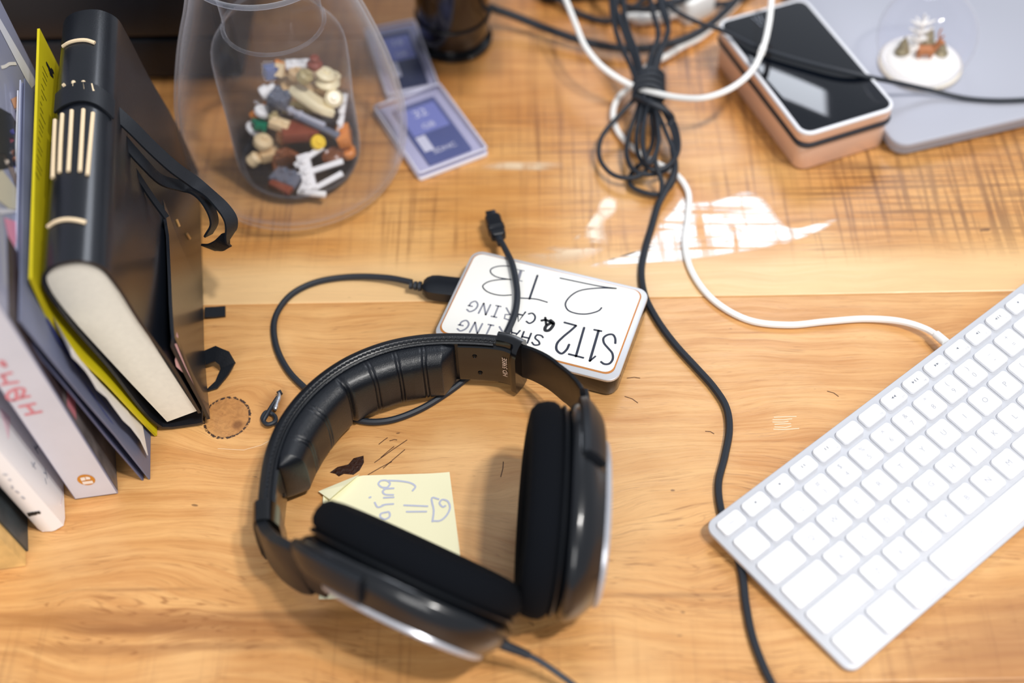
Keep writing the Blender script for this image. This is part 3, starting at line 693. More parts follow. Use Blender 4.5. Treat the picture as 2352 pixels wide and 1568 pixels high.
obj('neck_ring', tube([JC+A3(33.3*math.cos(a), 33.3*math.sin(a), 129) for a in np.linspace(0, 2*pi, 60)[:-1]], 1.3, 8, closed=True), glass_mat('foot_glass'), it)
def rotm(az, el, ro=0):
    M = (Matrix.Rotation(az, 3, 'Z') @ Matrix.Rotation(el, 3, 'Y') @ Matrix.Rotation(ro, 3, 'X'))
    return [np.array(M.col[i]) for i in range(3)]
GRP = 'toy pieces inside the glass jar'
TP = {'white': '#f3f1ee', 'beige': '#ecd2a4', 'cream': '#f3e6bd', 'tan': '#d9b98a', 'brown': '#7c4522', 'grey': '#6c7280', 'dark': '#23262e', 'green': '#0f7f5c', 'yellow': '#f2cb2e', 'orange': '#e0893a', 'olive': '#b8a878', 'ltgrey': '#b3b6c2', 'blue': '#4a5a8c', 'red': '#8a4632'}
def tm(k): return mat('toy_'+k, TP[k], .3)
def toy(name, px, z, geo, k, label, rot=(0, 0, 0), cat='toy piece', parts=()):
    c = G(px[0], px[1], z)
    # keep inside the jar
    d = c[:2]-JC[:2]; L_ = np.linalg.norm(d)
    if L_ > 36: c[:2] = JC[:2]+d*36/L_
    R_ = rotm(*rot); fr = (c, R_[0], R_[1], R_[2])
    if parts:
        t = thing(name, c, label, cat, GRP); obj('body', xf(geo, fr), tm(k), t)
        for nm, g_, kk in parts: obj(nm, xf(g_, fr), tm(kk), t)
        return t
    return solo(name, xf(geo, fr), tm(k), label, cat, GRP)
def cyl(r, h, n=20, e=.6, z0=0): return lathe([(r-e, z0), (r, z0+e), (r, z0+h-e), (r-e, z0+h)], (0, 0, 0), n)
def brick(w, d, h): return rslab(w, d, 0, h, .5, .3, 2)
def studs(w, d, h):
    g = []
    nx, ny = max(1, round(w/8)), max(1, round(d/8))
    for i in range(nx):
        for j in range(ny): g.append(lathe([(2.4, h), (2.4, h+1.6), (2.1, h+1.8)], ((i-(nx-1)/2)*8, (j-(ny-1)/2)*8, 0), 12))
    return join(*g)
def star(r):
    pts = [((r if k % 2 == 0 else r*.52)*math.cos(pi/5*k), (r if k % 2 == 0 else r*.52)*math.sin(pi/5*k)) for k in range(10)]
    return loft([[(x*s, y*s, z) for x, y in pts] for s, z in ((.92, 0), (1, .6), (1, 4), (.92, 4.6))])
head = join(cyl(5.6, 8.6, 24, 1.8), cyl(2.4, 1.8, 12, .3, 8.6))
toy('toy_star', (598, 292), 26, star(7.5), 'green', 'small green star piece at the left side of the jar', (.3, .35))
toy('toy_peg', (601, 336), 16, join(cyl(7, 9, 24, 2.5), cyl(2.8, 1.8, 12, .3, 9)), 'beige', 'round beige peg head just below the green star', (0, .4))
toy('toy_disc', (728, 330), 24, join(cyl(5.4, 5, 24, .8), cyl(2.8, 1.6, 14, .3, 5)), 'yellow', 'small round yellow piece right of the brown figure', (0, .5, .4))
fig = loft([[(-7, -3.5, 0), (7, -3.5, 0), (7, 3.5, 0), (-7, 3.5, 0)], [(-7, -3.8, 6), (7, -3.8, 6), (7, 3.8, 6), (-7, 3.8, 6)], [(-4.6, -3.5, 15), (4.6, -3.5, 15), (4.6, 3.5, 15), (-4.6, 3.5, 15)]])
toy('toy_figure', (668, 372), 8, fig, 'brown', 'brown toy figure torso standing in the middle of the jar', (.1, -.35, .3), parts=[
    ('arm', tube([(-5, 0, 14), (-9, -2, 9), (-10, -5, 6)], 1.9, 8), 'brown'), ('arm', tube([(5, 0, 14), (9, -2, 9), (10, -5, 6)], 1.9, 8), 'brown'), ('neck_peg', cyl(2.4, 3, 12, .4, 15), 'brown'), ('leg_line', brick(1, 8, 5.8), 'dark')])
toy('toy_block', (655, 325), 20, join(brick(12, 8, 7), studs(8, 8, 7)), 'brown', 'dark brown studded block above the brown figure', (.7, .3))
boat = loft([[(s*x, s*y, z) for x, y in ((-17, -5), (8, -6.5), (15, -4), (19, 0), (15, 4), (8, 6.5), (-17, 5))] for s, z in ((.8, 0), (1, 2), (1, 6.5), (.93, 7.5))])
toy('toy_hull', (712, 242), 42, boat, 'cream', 'long cream boat-shaped slope piece across the jar', (-.55, .3, -.5))
toy('toy_block', (642, 236), 42, join(brick(14, 12, 8), studs(14, 12, 8)), 'grey', 'dark grey studded block left of the cream hull', (-.4, .2))
toy('toy_block', (628, 252), 38, brick(10, 8, 6), 'dark', 'black block tucked under the grey one', (.4, .3))
toy('toy_peg', (692, 185), 60, head, 'olive', 'olive capped head piece near the top of the pile', (0, .7))
toy('toy_peg', (676, 180), 55, head, 'tan', 'tan head piece behind the olive capped one', (0, .4))
toy('toy_torso', (648, 172), 56, loft([[(-7, -3.5, 0), (7, -3.5, 0), (7, 3.5, 0), (-7, 3.5, 0)], [(-5, -3.5, 9), (5, -3.5, 9), (5, 3.5, 9), (-5, 3.5, 9)]]), 'beige', 'beige torso piece left of the olive head', (1.2, .5))
toy('toy_block', (618, 172), 56, brick(9, 8, 9), 'blue', 'blue-grey block at the upper left of the pile', (.5, .2))
toy('toy_cone', (588, 208), 45, join(cyl(5, 7, 18, 1), cyl(3, 5, 16, .5, 7)), 'white', 'white round stud at the left of the pile', (.4, 1.2))
toy('toy_tile', (570, 238), 30, brick(16, 7, 3), 'orange', 'flat orange brown tile leaning at the left glass', (.5, -.4))
toy('toy_peg', (765, 230), 44, join(cyl(6.5, 8.5, 24, 2.2), cyl(2.6, 1.8, 12, .3, 8.5)), 'cream', 'large pale cream head piece at the right of the pile', (0, .3, .6))
toy('toy_hair', (752, 198), 50, join(cyl(9, 7, 18, 3), xf(cyl(5, 6, 14, 2), (A3(6, 3, 2), A3(1, 0, 0), A3(0, 1, 0), A3(0, 0, 1)))), 'cream', 'cream hair piece above the pale head', (.5, .2))
toy('toy_hair', (758, 168), 58, join(cyl(7.5, 5, 16, 2), studs(8, 8, 5)), 'cream', 'cream round plate at the right top of the pile', (.2, .4))
toy('toy_hair', (738, 140), 62, join(cyl(5.5, 7, 16, 2), cyl(3.5, 5, 14, 1.2, 6)), 'red', 'reddish brown curly piece at the top right of the pile', (.2, .1))
toy('toy_plate', (690, 148), 62, join(brick(20, 8, 3.2), studs(20, 8, 3.2)), 'white', 'white studded plate on top of the pile', (.15, .1))
toy('toy_tile', (650, 140), 62, brick(14, 3, 3), 'orange', 'thin orange bar at the top of the pile', (-.5, .1))
toy('toy_bar', (690, 268), 34, join(brick(40, 3.4, 3.4), *[xf(cyl(2.6, 4.6, 12, .4), (A3(x, 0, -.6), A3(1, 0, 0), A3(0, 1, 0), A3(0, 0, 1))) for x in (-16, -8, 0)]), 'ltgrey', 'pale grey knobbed bar under the cream hull', (-.45, .15))
toy('toy_bar', (728, 292), 30, brick(36, 4.5, 3), 'grey', 'dark grey flat bar running to the lower right', (-.45, .2))
toy('toy_torso', (640, 292), 28, join(brick(14, 8, 6), studs(14, 8, 6)), 'beige', 'beige slope piece right of the green star', (-.2, .3))
toy('toy_cone', (627, 275), 32, join(cyl(3.8, 5, 16, .8), cyl(2.2, 3, 12, .3, 5)), 'olive', 'small khaki cone above the beige slope', (.3, .3))
toy('toy_cone', (600, 262), 34, cyl(6, 5, 18, 1.2), 'white', 'white round plate behind the green star', (.3, .5))
toy('toy_claw', (576, 292), 20, tube([(6*math.cos(a), 6*math.sin(a), 0) for a in np.linspace(.6, 5.4, 14)], 2, 8), 'white', 'white curved claw at the far left of the jar', (.2, .6))
toy('toy_slope', (795, 322), 20, join(brick(9, 16, 9), studs(8, 8, 9)), 'orange', 'orange slope piece against the right glass', (.1, -.2))
toy('toy_slope', (806, 356), 10, cyl(6, 6, 16, 1), 'orange', 'orange round brick low against the right glass', (.1, -.2))
ship = join(brick(34, 4, 3), xf(brick(26, 4, 3), (A3(2, -11, 0), A3(.97, .2, 0), A3(-.2, .97, 0), A3(0, 0, 1))), xf(brick(24, 4, 3), (A3(-6, 11, 0), A3(.95, .3, 0), A3(-.3, .95, 0), A3(0, 0, 1))), xf(brick(9, 27, 4), (A3(-10, 0, .5), A3(1, 0, 0), A3(0, 1, 0), A3(0, 0, 1))), xf(studs(8, 24, 4.5), (A3(-10, 0, 0), A3(1, 0, 0), A3(0, 1, 0), A3(0, 0, 1))))
toy('toy_ship', (738, 388), 14, ship, 'white', 'white toy spacecraft with struts leaning at the lower right of the jar', (.15, -.25, .5))
toy('toy_wing', (705, 425), 8, join(brick(6, 22, 3), xf(brick(20, 4, 3), (A3(8, -9, 0), A3(1, 0, 0), A3(0, 1, 0), A3(0, 0, 1)))), 'white', 'white strut piece at the very front of the jar', (-.25, -.1))
toy('toy_dome', (768, 362), 14, cyl(8, 4, 20, 3.5), 'brown', 'dark glossy dome piece under the white craft', (0, -.3))
toy('toy_torso', (572, 375), 8, cyl(5, 9, 16, 1.5), 'beige', 'pale peach peg at the lower left glass', (.2, .9))
toy('toy_block', (620, 362), 8, brick(14, 10, 7), 'tan', 'tan block low on the left of the jar', (.4, .1))
toy('toy_block', (660, 415), 7, join(brick(22, 13, 5), studs(20, 12, 5)), 'grey', 'dark grey studded plate on the jar floor', (-.5, -.1))
toy('toy_block', (648, 432), 7, brick(18, 8, 4), 'red', 'dark red brown plate on the front of the jar floor', (-.6, 0))
toy('toy_bar', (787, 270), 32, xf(join(brick(34, 3.5, 3), studs(32, 6, 3)), (A3(0, 0, 0), A3(1, 0, 0), A3(0, 1, 0), A3(0, 0, 1))), 'white', 'white spiky bar upright along the right glass', (1.35, -.7))
toy('toy_block', (690, 310), 22, brick(26, 16, 8), 'red', 'brown brick in the middle under the grey bar', (.2, .1))
toy('toy_block', (700, 235), 30, brick(34, 24, 10), 'olive', 'khaki block hidden under the cream hull', (.1, .1))
toy('toy_block', (700, 190), 36, brick(30, 24, 12), 'tan', 'tan block beneath the head pieces', (.3, .1))

# ------------------------------------------------------------------ memory card cases
case_m = glass_mat('frosted_case', '#f0f0f8', .10, .03, .02, '#e6e6f0')
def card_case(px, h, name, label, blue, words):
    P4 = [G(x, y, h) for x, y in px]; c = np.mean(P4, axis=0)
    ex = unit(P4[2]-P4[3]); ey = unit(P4[0]-P4[3]-ex*((P4[0]-P4[3]) @ ex)); w_ = np.linalg.norm(P4[2]-P4[3]); d_ = np.linalg.norm(P4[0]-P4[3])
    t = thing(name, (c[0], c[1], 0), label, 'case', 'clear memory card cases behind the vase')
    fr = (A3(c[0], c[1], 0), ex, ey, Z)
    obj('tray', rslab(w_, d_, .4, h*.45, 2.5, .6, fr=fr), mat('case_white', '#e9e8f0', .3, coat=.3), t)
    obj('lid', rslab(w_, d_, h*.5, h, 2.5, .8, fr=fr), case_m, t)
    rim_ = [A3(c[0], c[1], 0)+ex*x+ey*y+Z*(h-.8) for x, y in rrect(w_-1.8, d_-1.8, 2, 4)]
    obj('lid_rim', tube(rim_, .9, 6, closed=True), mat('case_rim', '#ededf4', .25, coat=.3), t)
    cw, cd = w_*.62, d_*.80; fc = (A3(c[0], c[1], 0)+ex*1+ey*-1, ex, ey, Z)
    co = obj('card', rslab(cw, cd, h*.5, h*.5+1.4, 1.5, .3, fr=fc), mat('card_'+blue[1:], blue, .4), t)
    lb = [(-cw*.42, -cd*.1, cw*.8, cd*.42, '#7683c4'), (-cw*.42, -cd*.42, cw*.3, cd*.28, '#e8e8ee')]
    hz = h*.5+1.6
    def quad_(x, y, a, b_, m_, nm):
        V = [fc[0]+ex*p+ey*q_+Z*hz for p, q_ in ((x, y), (x+a, y), (x+a, y+b_), (x, y+b_))]; obj(nm, (V, [(0, 1, 2, 3)]), m_, co, smooth=False)
    quad_(-cw*.42, -cd*.02, cw*.84, cd*.44, mat('card_blue', '#8891cc', .4), 'card_label')
    quad_(-cw*.42, -cd*.30, cw*.22, cd*.26, mat('card_pale', '#e6e6ee', .4), 'card_label')
    hz += .15
    for i, (s, yy, sz) in enumerate(words):
        V, F = text_geo(s, sz); obj('card_print', ([fc[0]+ex*v[0]+ey*(v[1]+yy*cd)+Z*hz for v in V], F), mat('card_text', '#f2f2f8', .5), co, smooth=False)
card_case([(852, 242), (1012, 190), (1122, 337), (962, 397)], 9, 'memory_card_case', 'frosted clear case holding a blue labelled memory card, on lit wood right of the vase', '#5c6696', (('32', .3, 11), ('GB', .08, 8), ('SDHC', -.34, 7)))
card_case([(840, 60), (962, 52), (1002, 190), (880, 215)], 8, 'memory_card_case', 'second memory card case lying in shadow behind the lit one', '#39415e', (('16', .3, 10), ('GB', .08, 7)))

# ------------------------------------------------------------------ glossy black canister
BC = G(1045, 95, 0)
bt = thing('black_canister', BC, 'glossy black round canister behind the memory card cases', 'canister')
obj('shell', lathe([(19, 1), (24, 4), (27, 12), (28.5, 26), (28.5, 80), (26, 92), (20, 96), (.001, 97)], BC, 48), mat('canister_black', '#0f0b0c', .13, coat=.5), bt)
obj('base_ring', lathe([(18, 0), (27, 0), (29.5, 2.5), (29.5, 5.5), (27.5, 7)], BC, 48), gloss, bt)
obj('grip_ring', tube([BC+A3(28.9*math.cos(a), 28.9*math.sin(a), 30) for a in np.linspace(0, 2*pi, 48)[:-1]], 1.1, 6, closed=True), satin, bt)
# unseen shelf, added only to shade the rear of the desk
mt = thing('added_shade_shelf', (-80, 420, 0), 'unseen dark shelf added to shade the rear of the desk, above the top edge of the picture', 'shelf')
obj('added_shelf_board', rslab(262, 250, 204, 218, 6, 2, fr=(A3(-70, 314, 0), A3(1, 0, 0), A3(0, 1, 0), Z)), satin, mt)
for x in (-180, 40): obj('added_shelf_leg', rslab(20, 20, .5, 204, 4, 1.5, fr=(A3(x, 420, 0), A3(1, 0, 0), A3(0, 1, 0), Z)), satin, mt)

# ------------------------------------------------------------------ laptop and snow globe
lc = G(2062, 332, 14)
e1 = unit(G(2352, 262, 14)-G(2070, 327, 14)); e2 = A3(-e1[1], e1[0], 0)
LW, LD = 300, 212
lt = thing('laptop', lc+e1*150+e2*106-A3(0, 0, 14), 'closed silver laptop with rounded corners under the snow globe', 'laptop')
fr = (A3(lc[0], lc[1], 0)+e1*(LW/2-2)+e2*(LD/2-2), e1, e2, Z)
obj('base', rslab(LW-3, LD-3, 1.5, 7.5, 11, 2.5, fr=fr), mat('laptop_silver', '#a9abb6', .5, metal=.2), lt)
obj('lid', rslab(LW, LD, 8, 14, 12, 1.8, fr=fr), mat('laptop_lid', '#b0b2bd', .5, metal=.2), lt)
for sx, sy in ((1, 1), (1, -1), (-1, 1), (-1, -1)): obj('foot', lathe([(6, 0), (6.5, 1), (6, 1.6)], fr[0]+e1*sx*125+e2*sy*88, 16), rubber, lt)
gc = G(2112, 150, 14)
gl = thing('snow_globe', gc, 'small glass snow globe with white beaded base on the silver laptop', 'snow globe')
obj('base', lathe([(27, 0), (29, 1), (29.5, 3), (28, 5), (.001, 5)], gc, 48), mat('snow_white', '#f7f4ef', .8, bump=.6, bscale=500), gl)
beads = [lathe([(.001, -1.1), (.8, -.8), (1.1, 0), (.8, .8), (.001, 1.1)], gc+A3(29.8*math.cos(a), 29.8*math.sin(a), 2), 8) for a in np.linspace(0, 2*pi, 73)[:-1]]
obj('bead_trim', join(*beads), mat('bead_cream', '#efe3cf', .4), gl, kind='stuff')
obj('snow', lathe([(27, 4.5), (24, 7.5), (16, 9), (8, 10.5), (.001, 11)], gc, 40), MATS['snow_white'], gl)
R = 36
obj('dome', lathe([(R*math.cos(a), 28+R*math.sin(a)) for a in np.linspace(-.68, pi/2-.001, 26)], gc, 48), glass_mat('globe_glass', '#fdfdff', .5, .012, .02), gl)
gold = mat('glitter_gold', '#b9ab88', .35, metal=.4, bump=1, bscale=700, var=.5, vscale=500)
for dx, dy, h_, r_0 in ((-14, 4, 19, 8), (14, 2, 16, 8), (6, 12, 22, 8)):
    g = join(*[lathe([(r_0*(1-k*.26), 6+h_*k*.27), (.3, 6+h_*(k*.27+.42))], gc+A3(dx, dy, 0), 9) for k in range(3)])
    obj('glitter_tree', g, gold, gl, smooth=False)
g = join(*[tube([gc+A3(-2, 10, 8+k*7), gc+A3(-2+9*math.cos(a), 10+5*math.sin(a), 13+k*7)], [1.6, .5], 6) for k in range(4) for a in np.linspace(0, 6.28, 7)[:-1]], tube([gc+A3(-2, 10, 6), gc+A3(-2, 10, 40)], [2, .6], 8))
obj('white_tree', g, MATS['snow_white'], gl)
brn = mat('deer_brown', '#b9733f', .5)
deer = join(tube([gc+A3(-4, -2, 16), gc+A3(1, -3, 17), gc+A3(6, -3, 16.5)], [4.2, 3.8, 4.2], 10), tube([gc+A3(5, -3, 17), gc+A3(8, -4, 22), gc+A3(9, -4, 26)], [3, 2.2, 2], 8), tube([gc+A3(8.5, -4, 26), gc+A3(12, -6, 25)], [2.3, 1.2], 8),
            *[tube([gc+A3(x, y, 15), gc+A3(x, y, 9)], [1.4, .9], 6) for x in (-4, 5) for y in (-4.5, -.5)], *[tube([gc+A3(8.5, -4+s, 27), gc+A3(8, -4+3*s, 31), gc+A3(9.5, -4+4*s, 34)], .7, 5) for s in (-1, 1)])
obj('deer', deer, brn, gl)

# ------------------------------------------------------------------ rose-gold speaker box with black glass top
HS = 38
q4 = [G(1845, 312, HS), G(2064, 246, HS), G(1592, 66, HS), G(1812, 2, HS)]
ex = unit(q4[1]-q4[0]); wv = np.linalg.norm(q4[1]-q4[0]); dv = np.linalg.norm(q4[2]-q4[0]); ey = unit((q4[2]-q4[0])-ex*((q4[2]-q4[0]) @ ex))
ey = A3(-ex[1], ex[0], 0)
gcn = q4[0]+ex*wv/2+ey*dv/2; gcn[2] = 0
st = thing('gold_speaker', gcn, 'rose gold box with black glass top and white rim standing in front of the laptop', 'speaker')
fr = (gcn, ex, ey, Z)
rg = mat('rose_gold', '#e6c3ac', .33, metal=.35)
obj('body', rslab(wv-3, dv-3, .6, 22, 9, 2.5, fr=fr), rg, st)
obj('black_band', rslab(wv-5, dv-5, 21, 27, 8, 1, fr=fr), satin, st)
obj('black_lip', rslab(wv+1, dv+1, 23, 27.5, 10, 1.6, fr=fr), mat('band_black', '#262c36', .35), st)
obj('upper_body', rslab(wv-.5, dv-.5, 27.5, HS-.6, 9.5, 1.5, fr=fr), rg, st)
rim_ = [gcn+ex*x+ey*y+Z*(HS-1.6) for x, y in rrect(wv-2.8, dv-2.8, 8.5, 7)]
obj('white_rim', tube(rim_, 1.7, 8, closed=True), mat('rim_white', '#eceef4', .25, coat=.4), st)
obj('glass_top', rslab(wv-5, dv-5, HS-2, HS-.2, 7, .4, fr=fr), mat('black_glass', '#0a0f17', .06, spec=.7), st)
V, F = text_geo('ιιιιι', 4)
sbv = tree(rslab(wv-5, dv-5, HS-2, HS-.2, 7, .4, fr=fr))
obj('top_mark', strokes_on(sbv, [[(1718, 34), (1722, 46)], [(1726, 31), (1732, 46)], [(1736, 32), (1742, 48)], [(1745, 34), (1752, 52)], [(1728, 40), (1750, 60)]], .35, .15, smooth=False), mat('mark_grey', '#9aa0ac', .5), st, smooth=False)

# ------------------------------------------------------------------ external drive with paper label
DT = 17.0
TL, TR, BR = G(1089, 572, DT), G(1494, 667, DT), G(1424, 881, DT)
ex = unit(TR-TL); wv = np.linalg.norm(TR-TL); ey = A3(-ex[1], ex[0], 0); dv = abs((BR-TR) @ ey)
dc = TL+ex*wv/2-ey*dv/2; dc[2] = 0; fr = (dc, ex, ey, Z)
dr = thing('external_drive', dc, 'portable hard drive with a white handwritten paper label and silver edge', 'hard drive')
obj('shell', rslab(wv-1.2, dv-1.2, .6, DT-1.6, 7.5, 1.6, 6, fr=fr), mat('drive_black', '#120f12', .18, coat=.5), dr)
obj('silver_edge', rslab(wv, dv, DT-2.2, DT, 8, .5, 6, fr=fr), mat('drive_silver', '#d9dade', .3, metal=.4), dr)
lab_geo = rslab(wv-7.5, dv-8.5, DT, DT+.35, 6, .1, 5, fr=(dc+ex*-1.2+ey*1.4, ex, ey, Z))
obj('orange_edge', rslab(wv-5.8, dv-6.8, DT-.05, DT+.14, 6, .05, 5, fr=(dc+ex*-1.1+ey*1.0, ex, ey, Z)), mat('label_orange', '#c07a34', .5), dr)
lab = obj('paper_label', lab_geo, mat('label_paper', '#f5f4ef', .7, bump=.05), dr)
def c7(pl): return [(900+x/3.136, 430+y/3.136) for x, y in pl]
ZL = DT+.45
def flat_ink(pl, r, sub=5, smooth=True):
    P = [G(x, y, ZL) for x, y in c7(pl)]
    if smooth and len(P) > 2: P = catmull(P, sub)
    return ink(P, Z, r)
dark_ink = mat('marker_ink', '#262c3e', .6); soft_ink = mat('marker_ink_light', '#8a8c98', .6)
obj('handwriting', join(flat_ink([(1610, 1125), (1608, 1085), (1590, 1060), (1555, 1062), (1525, 1085), (1528, 1120), (1560, 1160), (1588, 1195), (1590, 1240), (1565, 1270), (1530, 1272), (1505, 1255)], .75),
    flat_ink([(1455, 1025), (1512, 1036)], .75), flat_ink([(1490, 1030), (1425, 1252)], .85), flat_ink([(1425, 1252), (1468, 1215)], .6),
    flat_ink([(1386, 1008), (1325, 1220)], .8), flat_ink([(1272, 1200), (1382, 1228)], .7),
    flat_ink([(1330, 996), (1240, 972)], .75), flat_ink([(1328, 996), (1290, 1030), (1230, 1080), (1190, 1125), (1188, 1172), (1222, 1197), (1258, 1170), (1278, 1130)], .8)), dark_ink, lab, smooth=False)
obj('handwriting', join(flat_ink([(1618, 728), (1500, 712), (1210, 653)], .5, smooth=True), flat_ink([(1618, 728), (1500, 725), (1350, 745), (1280, 790), (1250, 840), (1270, 885), (1330, 908), (1400, 912), (1460, 900), (1495, 885), (1512, 865)], .55),
    flat_ink([(1050, 632), (990, 806)], .75), flat_ink([(1122, 828), (1040, 805), (925, 797)], .5),
    flat_ink([(890, 575), (820, 566), (750, 572), (712, 592), (715, 618), (755, 645), (860, 665)], .45), flat_ink([(855, 662), (770, 665), (690, 682), (655, 710), (672, 740), (720, 765), (790, 778), (862, 775)], .45)), dark_ink, lab, smooth=False)
obj('handwriting', join(flat_ink([(930, 600), (910, 668)], 1.0, smooth=False), flat_ink([(890, 590), (955, 602)], .4), flat_ink([(885, 665), (940, 676)], .4)), soft_ink, lab, smooth=False)
# & drawn bold
obj('handwriting', join(flat_ink([(1075, 960), (1110, 955), (1165, 985)], .9), flat_ink([(1105, 935), (1112, 990)], .8), flat_ink([(1140, 955), (1165, 980), (1130, 1030), (1105, 1030), (1110, 1000), (1150, 975)], 1.1)), mat('bold_ink', '#15171f', .6), lab, smooth=False)
GLY = {'S': [[(.95, .8), (.6, 1), (.15, .85), (.3, .6), (.8, .35), (.75, .05), (.3, 0), (.05, .15)]], 'H': [[(.1, 0), (.1, 1)], [(.85, 0), (.85, 1)], [(.1, .5), (.85, .5)]],
       'A': [[(0, 0), (.45, 1), (.9, 0)], [(.2, .35), (.7, .35)]], 'R': [[(.1, 0), (.1, 1)], [(.1, 1), (.7, .95), (.75, .6), (.15, .5)], [(.3, .5), (.9, 0)]],
       'I': [[(.5, 0), (.5, 1)], [(.2, 1), (.8, 1)], [(.2, 0), (.8, 0)]], 'N': [[(.1, 0), (.1, 1)], [(.1, 1), (.85, 0)], [(.85, 0), (.85, 1)]],
       'G': [[(.9, .85), (.5, 1), (.1, .7), (.1, .25), (.5, 0), (.85, .2), (.85, .5)], [(.5, .5), (1, .5)]], 'C': [[(.9, .85), (.5, 1), (.1, .7), (.1, .25), (.5, 0), (.9, .15)]]}
def word(s, quad, r):
    bl, br, tr_, tl_ = [A3(*p) for p in quad]; n = len(s); out = []
    for i, ch in enumerate(s):
        for st_ in GLY[ch]:
            pl = []
            for x, y in st_:
                u = (i+.08+x*.8)/n; p = (bl*(1-u)+br*u)*(1-y)+(tl_*(1-u)+tr_*u)*y; pl.append(tuple(p))
            out.append(flat_ink(pl, r, 4, smooth=ch in 'SGC' and len(st_) > 4))
    return join(*out)
obj('handwriting', word('SHA', [(1105, 1075), (845, 1010), (815, 1090), (1075, 1145)], .6), dark_ink, lab, smooth=False)
obj('handwriting', word('RING', [(845, 1015), (490, 950), (445, 1025), (815, 1090)], .6), soft_ink, lab, smooth=False)
obj('handwriting', word('CA', [(1050, 915), (890, 880), (865, 960), (1030, 985)], .6), dark_ink, lab, smooth=False)
obj('handwriting', word('RING', [(890, 880), (560, 812), (515, 885), (865, 960)], .6), soft_ink, lab, smooth=False)

# ------------------------------------------------------------------ drive cable: plug, lead, small plug
ut = thing('drive_cable', G(640, 740, 0), 'short black cable looping from the drive under the headband and back over it', 'cable')
lead = [(946, 648, 7), (890, 638, 5), (800, 636, 2.6), (720, 650, 2.4), (665, 680, 2.4), (632, 730, 2.4), (633, 790, 2.4), (660, 848, 2.4), (700, 890, 2.4), (760, 935, 2.4), (830, 966, 2.4), (890, 966, 2.4), (960, 942, 2.4), (1030, 900, 2.5), (1080, 862, 3)]
lead2 = [(1150, 790, 19.5), (1165, 762, 20.5), (1182, 722, 21), (1188, 680, 21.5), (1184, 640, 21.5), (1176, 605, 21), (1162, 575, 17), (1152, 556, 14)]
obj('lead', cable(lead, 2.15), rubber, ut)
obj('lead', cable(lead2, 2.15), rubber, ut)
a, b_ = G(972, 658, 7.5), G(1062, 668, 7.5); ex = unit(b_-a); ey = A3(-ex[1], ex[0], 0); L_ = np.linalg.norm(b_-a)
obj('plug_housing', loft([[a+ex*s+ey*y*w_*.5+Z*z*h_*.5 for y, z in ((-1, -.8), (-.8, -1), (.8, -1), (1, -.8), (1, .8), (.8, 1), (-.8, 1), (-1, .8))] for s, w_, h_ in ((0, 8, 6), (2, 12, 8.5), (5, 15, 9.5), (9, 16, 10), (L_+3, 16, 10))]), black, ut)
obj('metal_shell', rslab(14, 12, -2.2, 2.2, 1, .4, 2, fr=(b_+ex*4, ex, ey, Z)), silver, ut)
for k in range(3): obj('strain_relief', tube([a-ex*(1.2+k*3), a-ex*(3.2+k*3)], 3.4-k*.3, 12), rubber, ut)
a, b_ = G(1146, 545, 13), G(1124, 480, 11); ex = unit(b_-a); ey = unit(np.cross(Z, ex)); ez = np.cross(ex, ey); L_ = np.linalg.norm(b_-a)
def sect(o, s, w_, h_): return [o+ex*s+ey*y*w_*.5+ez*z*h_*.5 for y, z in ((-1, -.7), (-.8, -1), (.8, -1), (1, -.7), (1, .7), (.8, 1), (-.8, 1), (-1, .7))]
obj('small_plug', loft([sect(a, s, w_, h_) for s, w_, h_ in ((0, 7, 6), (1, 10, 7.5), (6, 10.5, 8), (6.5, 11.5, 9), (7.5, 11.5, 9), (8, 10.5, 8), (9, 11.5, 9), (10, 11.5, 9), (10.5, 10.5, 8.5), (19, 11, 8.5), (20.5, 9.5, 7.5))]), black, ut)
obj('small_connector', loft([sect(a, s, w_, h_) for s, w_, h_ in ((20, 7, 2.6), (27, 7, 2.6))]), mat('dark_steel', '#43464e', .3, metal=.7), ut)
for k in range(3): obj('strain_relief', tube([a-ex*(.5+k*2.4), a-ex*(2.2+k*2.4)-Z*.1], 2.9-k*.2, 12), rubber, ut)

# ------------------------------------------------------------------ sticky note
nt_ = thing('sticky_note', G(885, 1230, 0), 'pale yellow sticky note with blue handwriting lying half under the headphones', 'note')
c00, c10, c11, c01 = G(733, 1378, 0), G(1068, 1360, 0), G(1033, 1089, 0), G(745, 1096, 0)
V, F = [], []; n = 16
for j in range(n+1):
    for i in range(n+1):
        u, v = i/n, j/n; p = (c00*(1-u)+c10*u)*(1-v)+(c01*(1-u)+c11*u)*v
        z = .35+5*max(0, v-.75)**2*16*.25*(.4+.6*u)+7*max(0, .25-u)**2*4*(1-abs(v-.6))+3*max(0, u-.8)**2*8
        V.append(A3(p[0], p[1], z))
for j in range(n+1):
    for i in range(n+1):
        q_ = i+(n-j)*2.25
        if q_ < 4.5:
            k = j*(n+1)+i; u = (i+(4.5-q_)/2)/n; v = (j-(4.5-q_)/4.5)/n; p = (c00*(1-u)+c10*u)*(1-v)+(c01*(1-u)+c11*u)*v; V[k] = A3(p[0], p[1], V[k][2])
for j in range(n):
    for i in range(n):
        k = j*(n+1)+i; F.append((k, k+1, k+n+2, k+n+1))
note_m = mat('note_yellow', '#f3eec8', .75, sss=0)
no = obj('sheet', (V, F), note_m, nt_)
fa = [G(731, 1128, 2.2), G(826, 1089, 2.2), G(792, 1114, 4.4), G(757, 1146, 4.2)]
obj('folded_corner', (fa+[p-A3(0, 0, .2) for p in fa], [(0, 1, 2, 3), (7, 6, 5, 4), (0, 4, 5, 1), (2, 6, 7, 3), (1, 5, 6, 2), (3, 7, 4, 0)]), note_m, nt_, smooth=False)
nb = tree((V, F))
def c2(pl): return [(560+x/2.613, 1050+y/2.613) for x, y in pl]
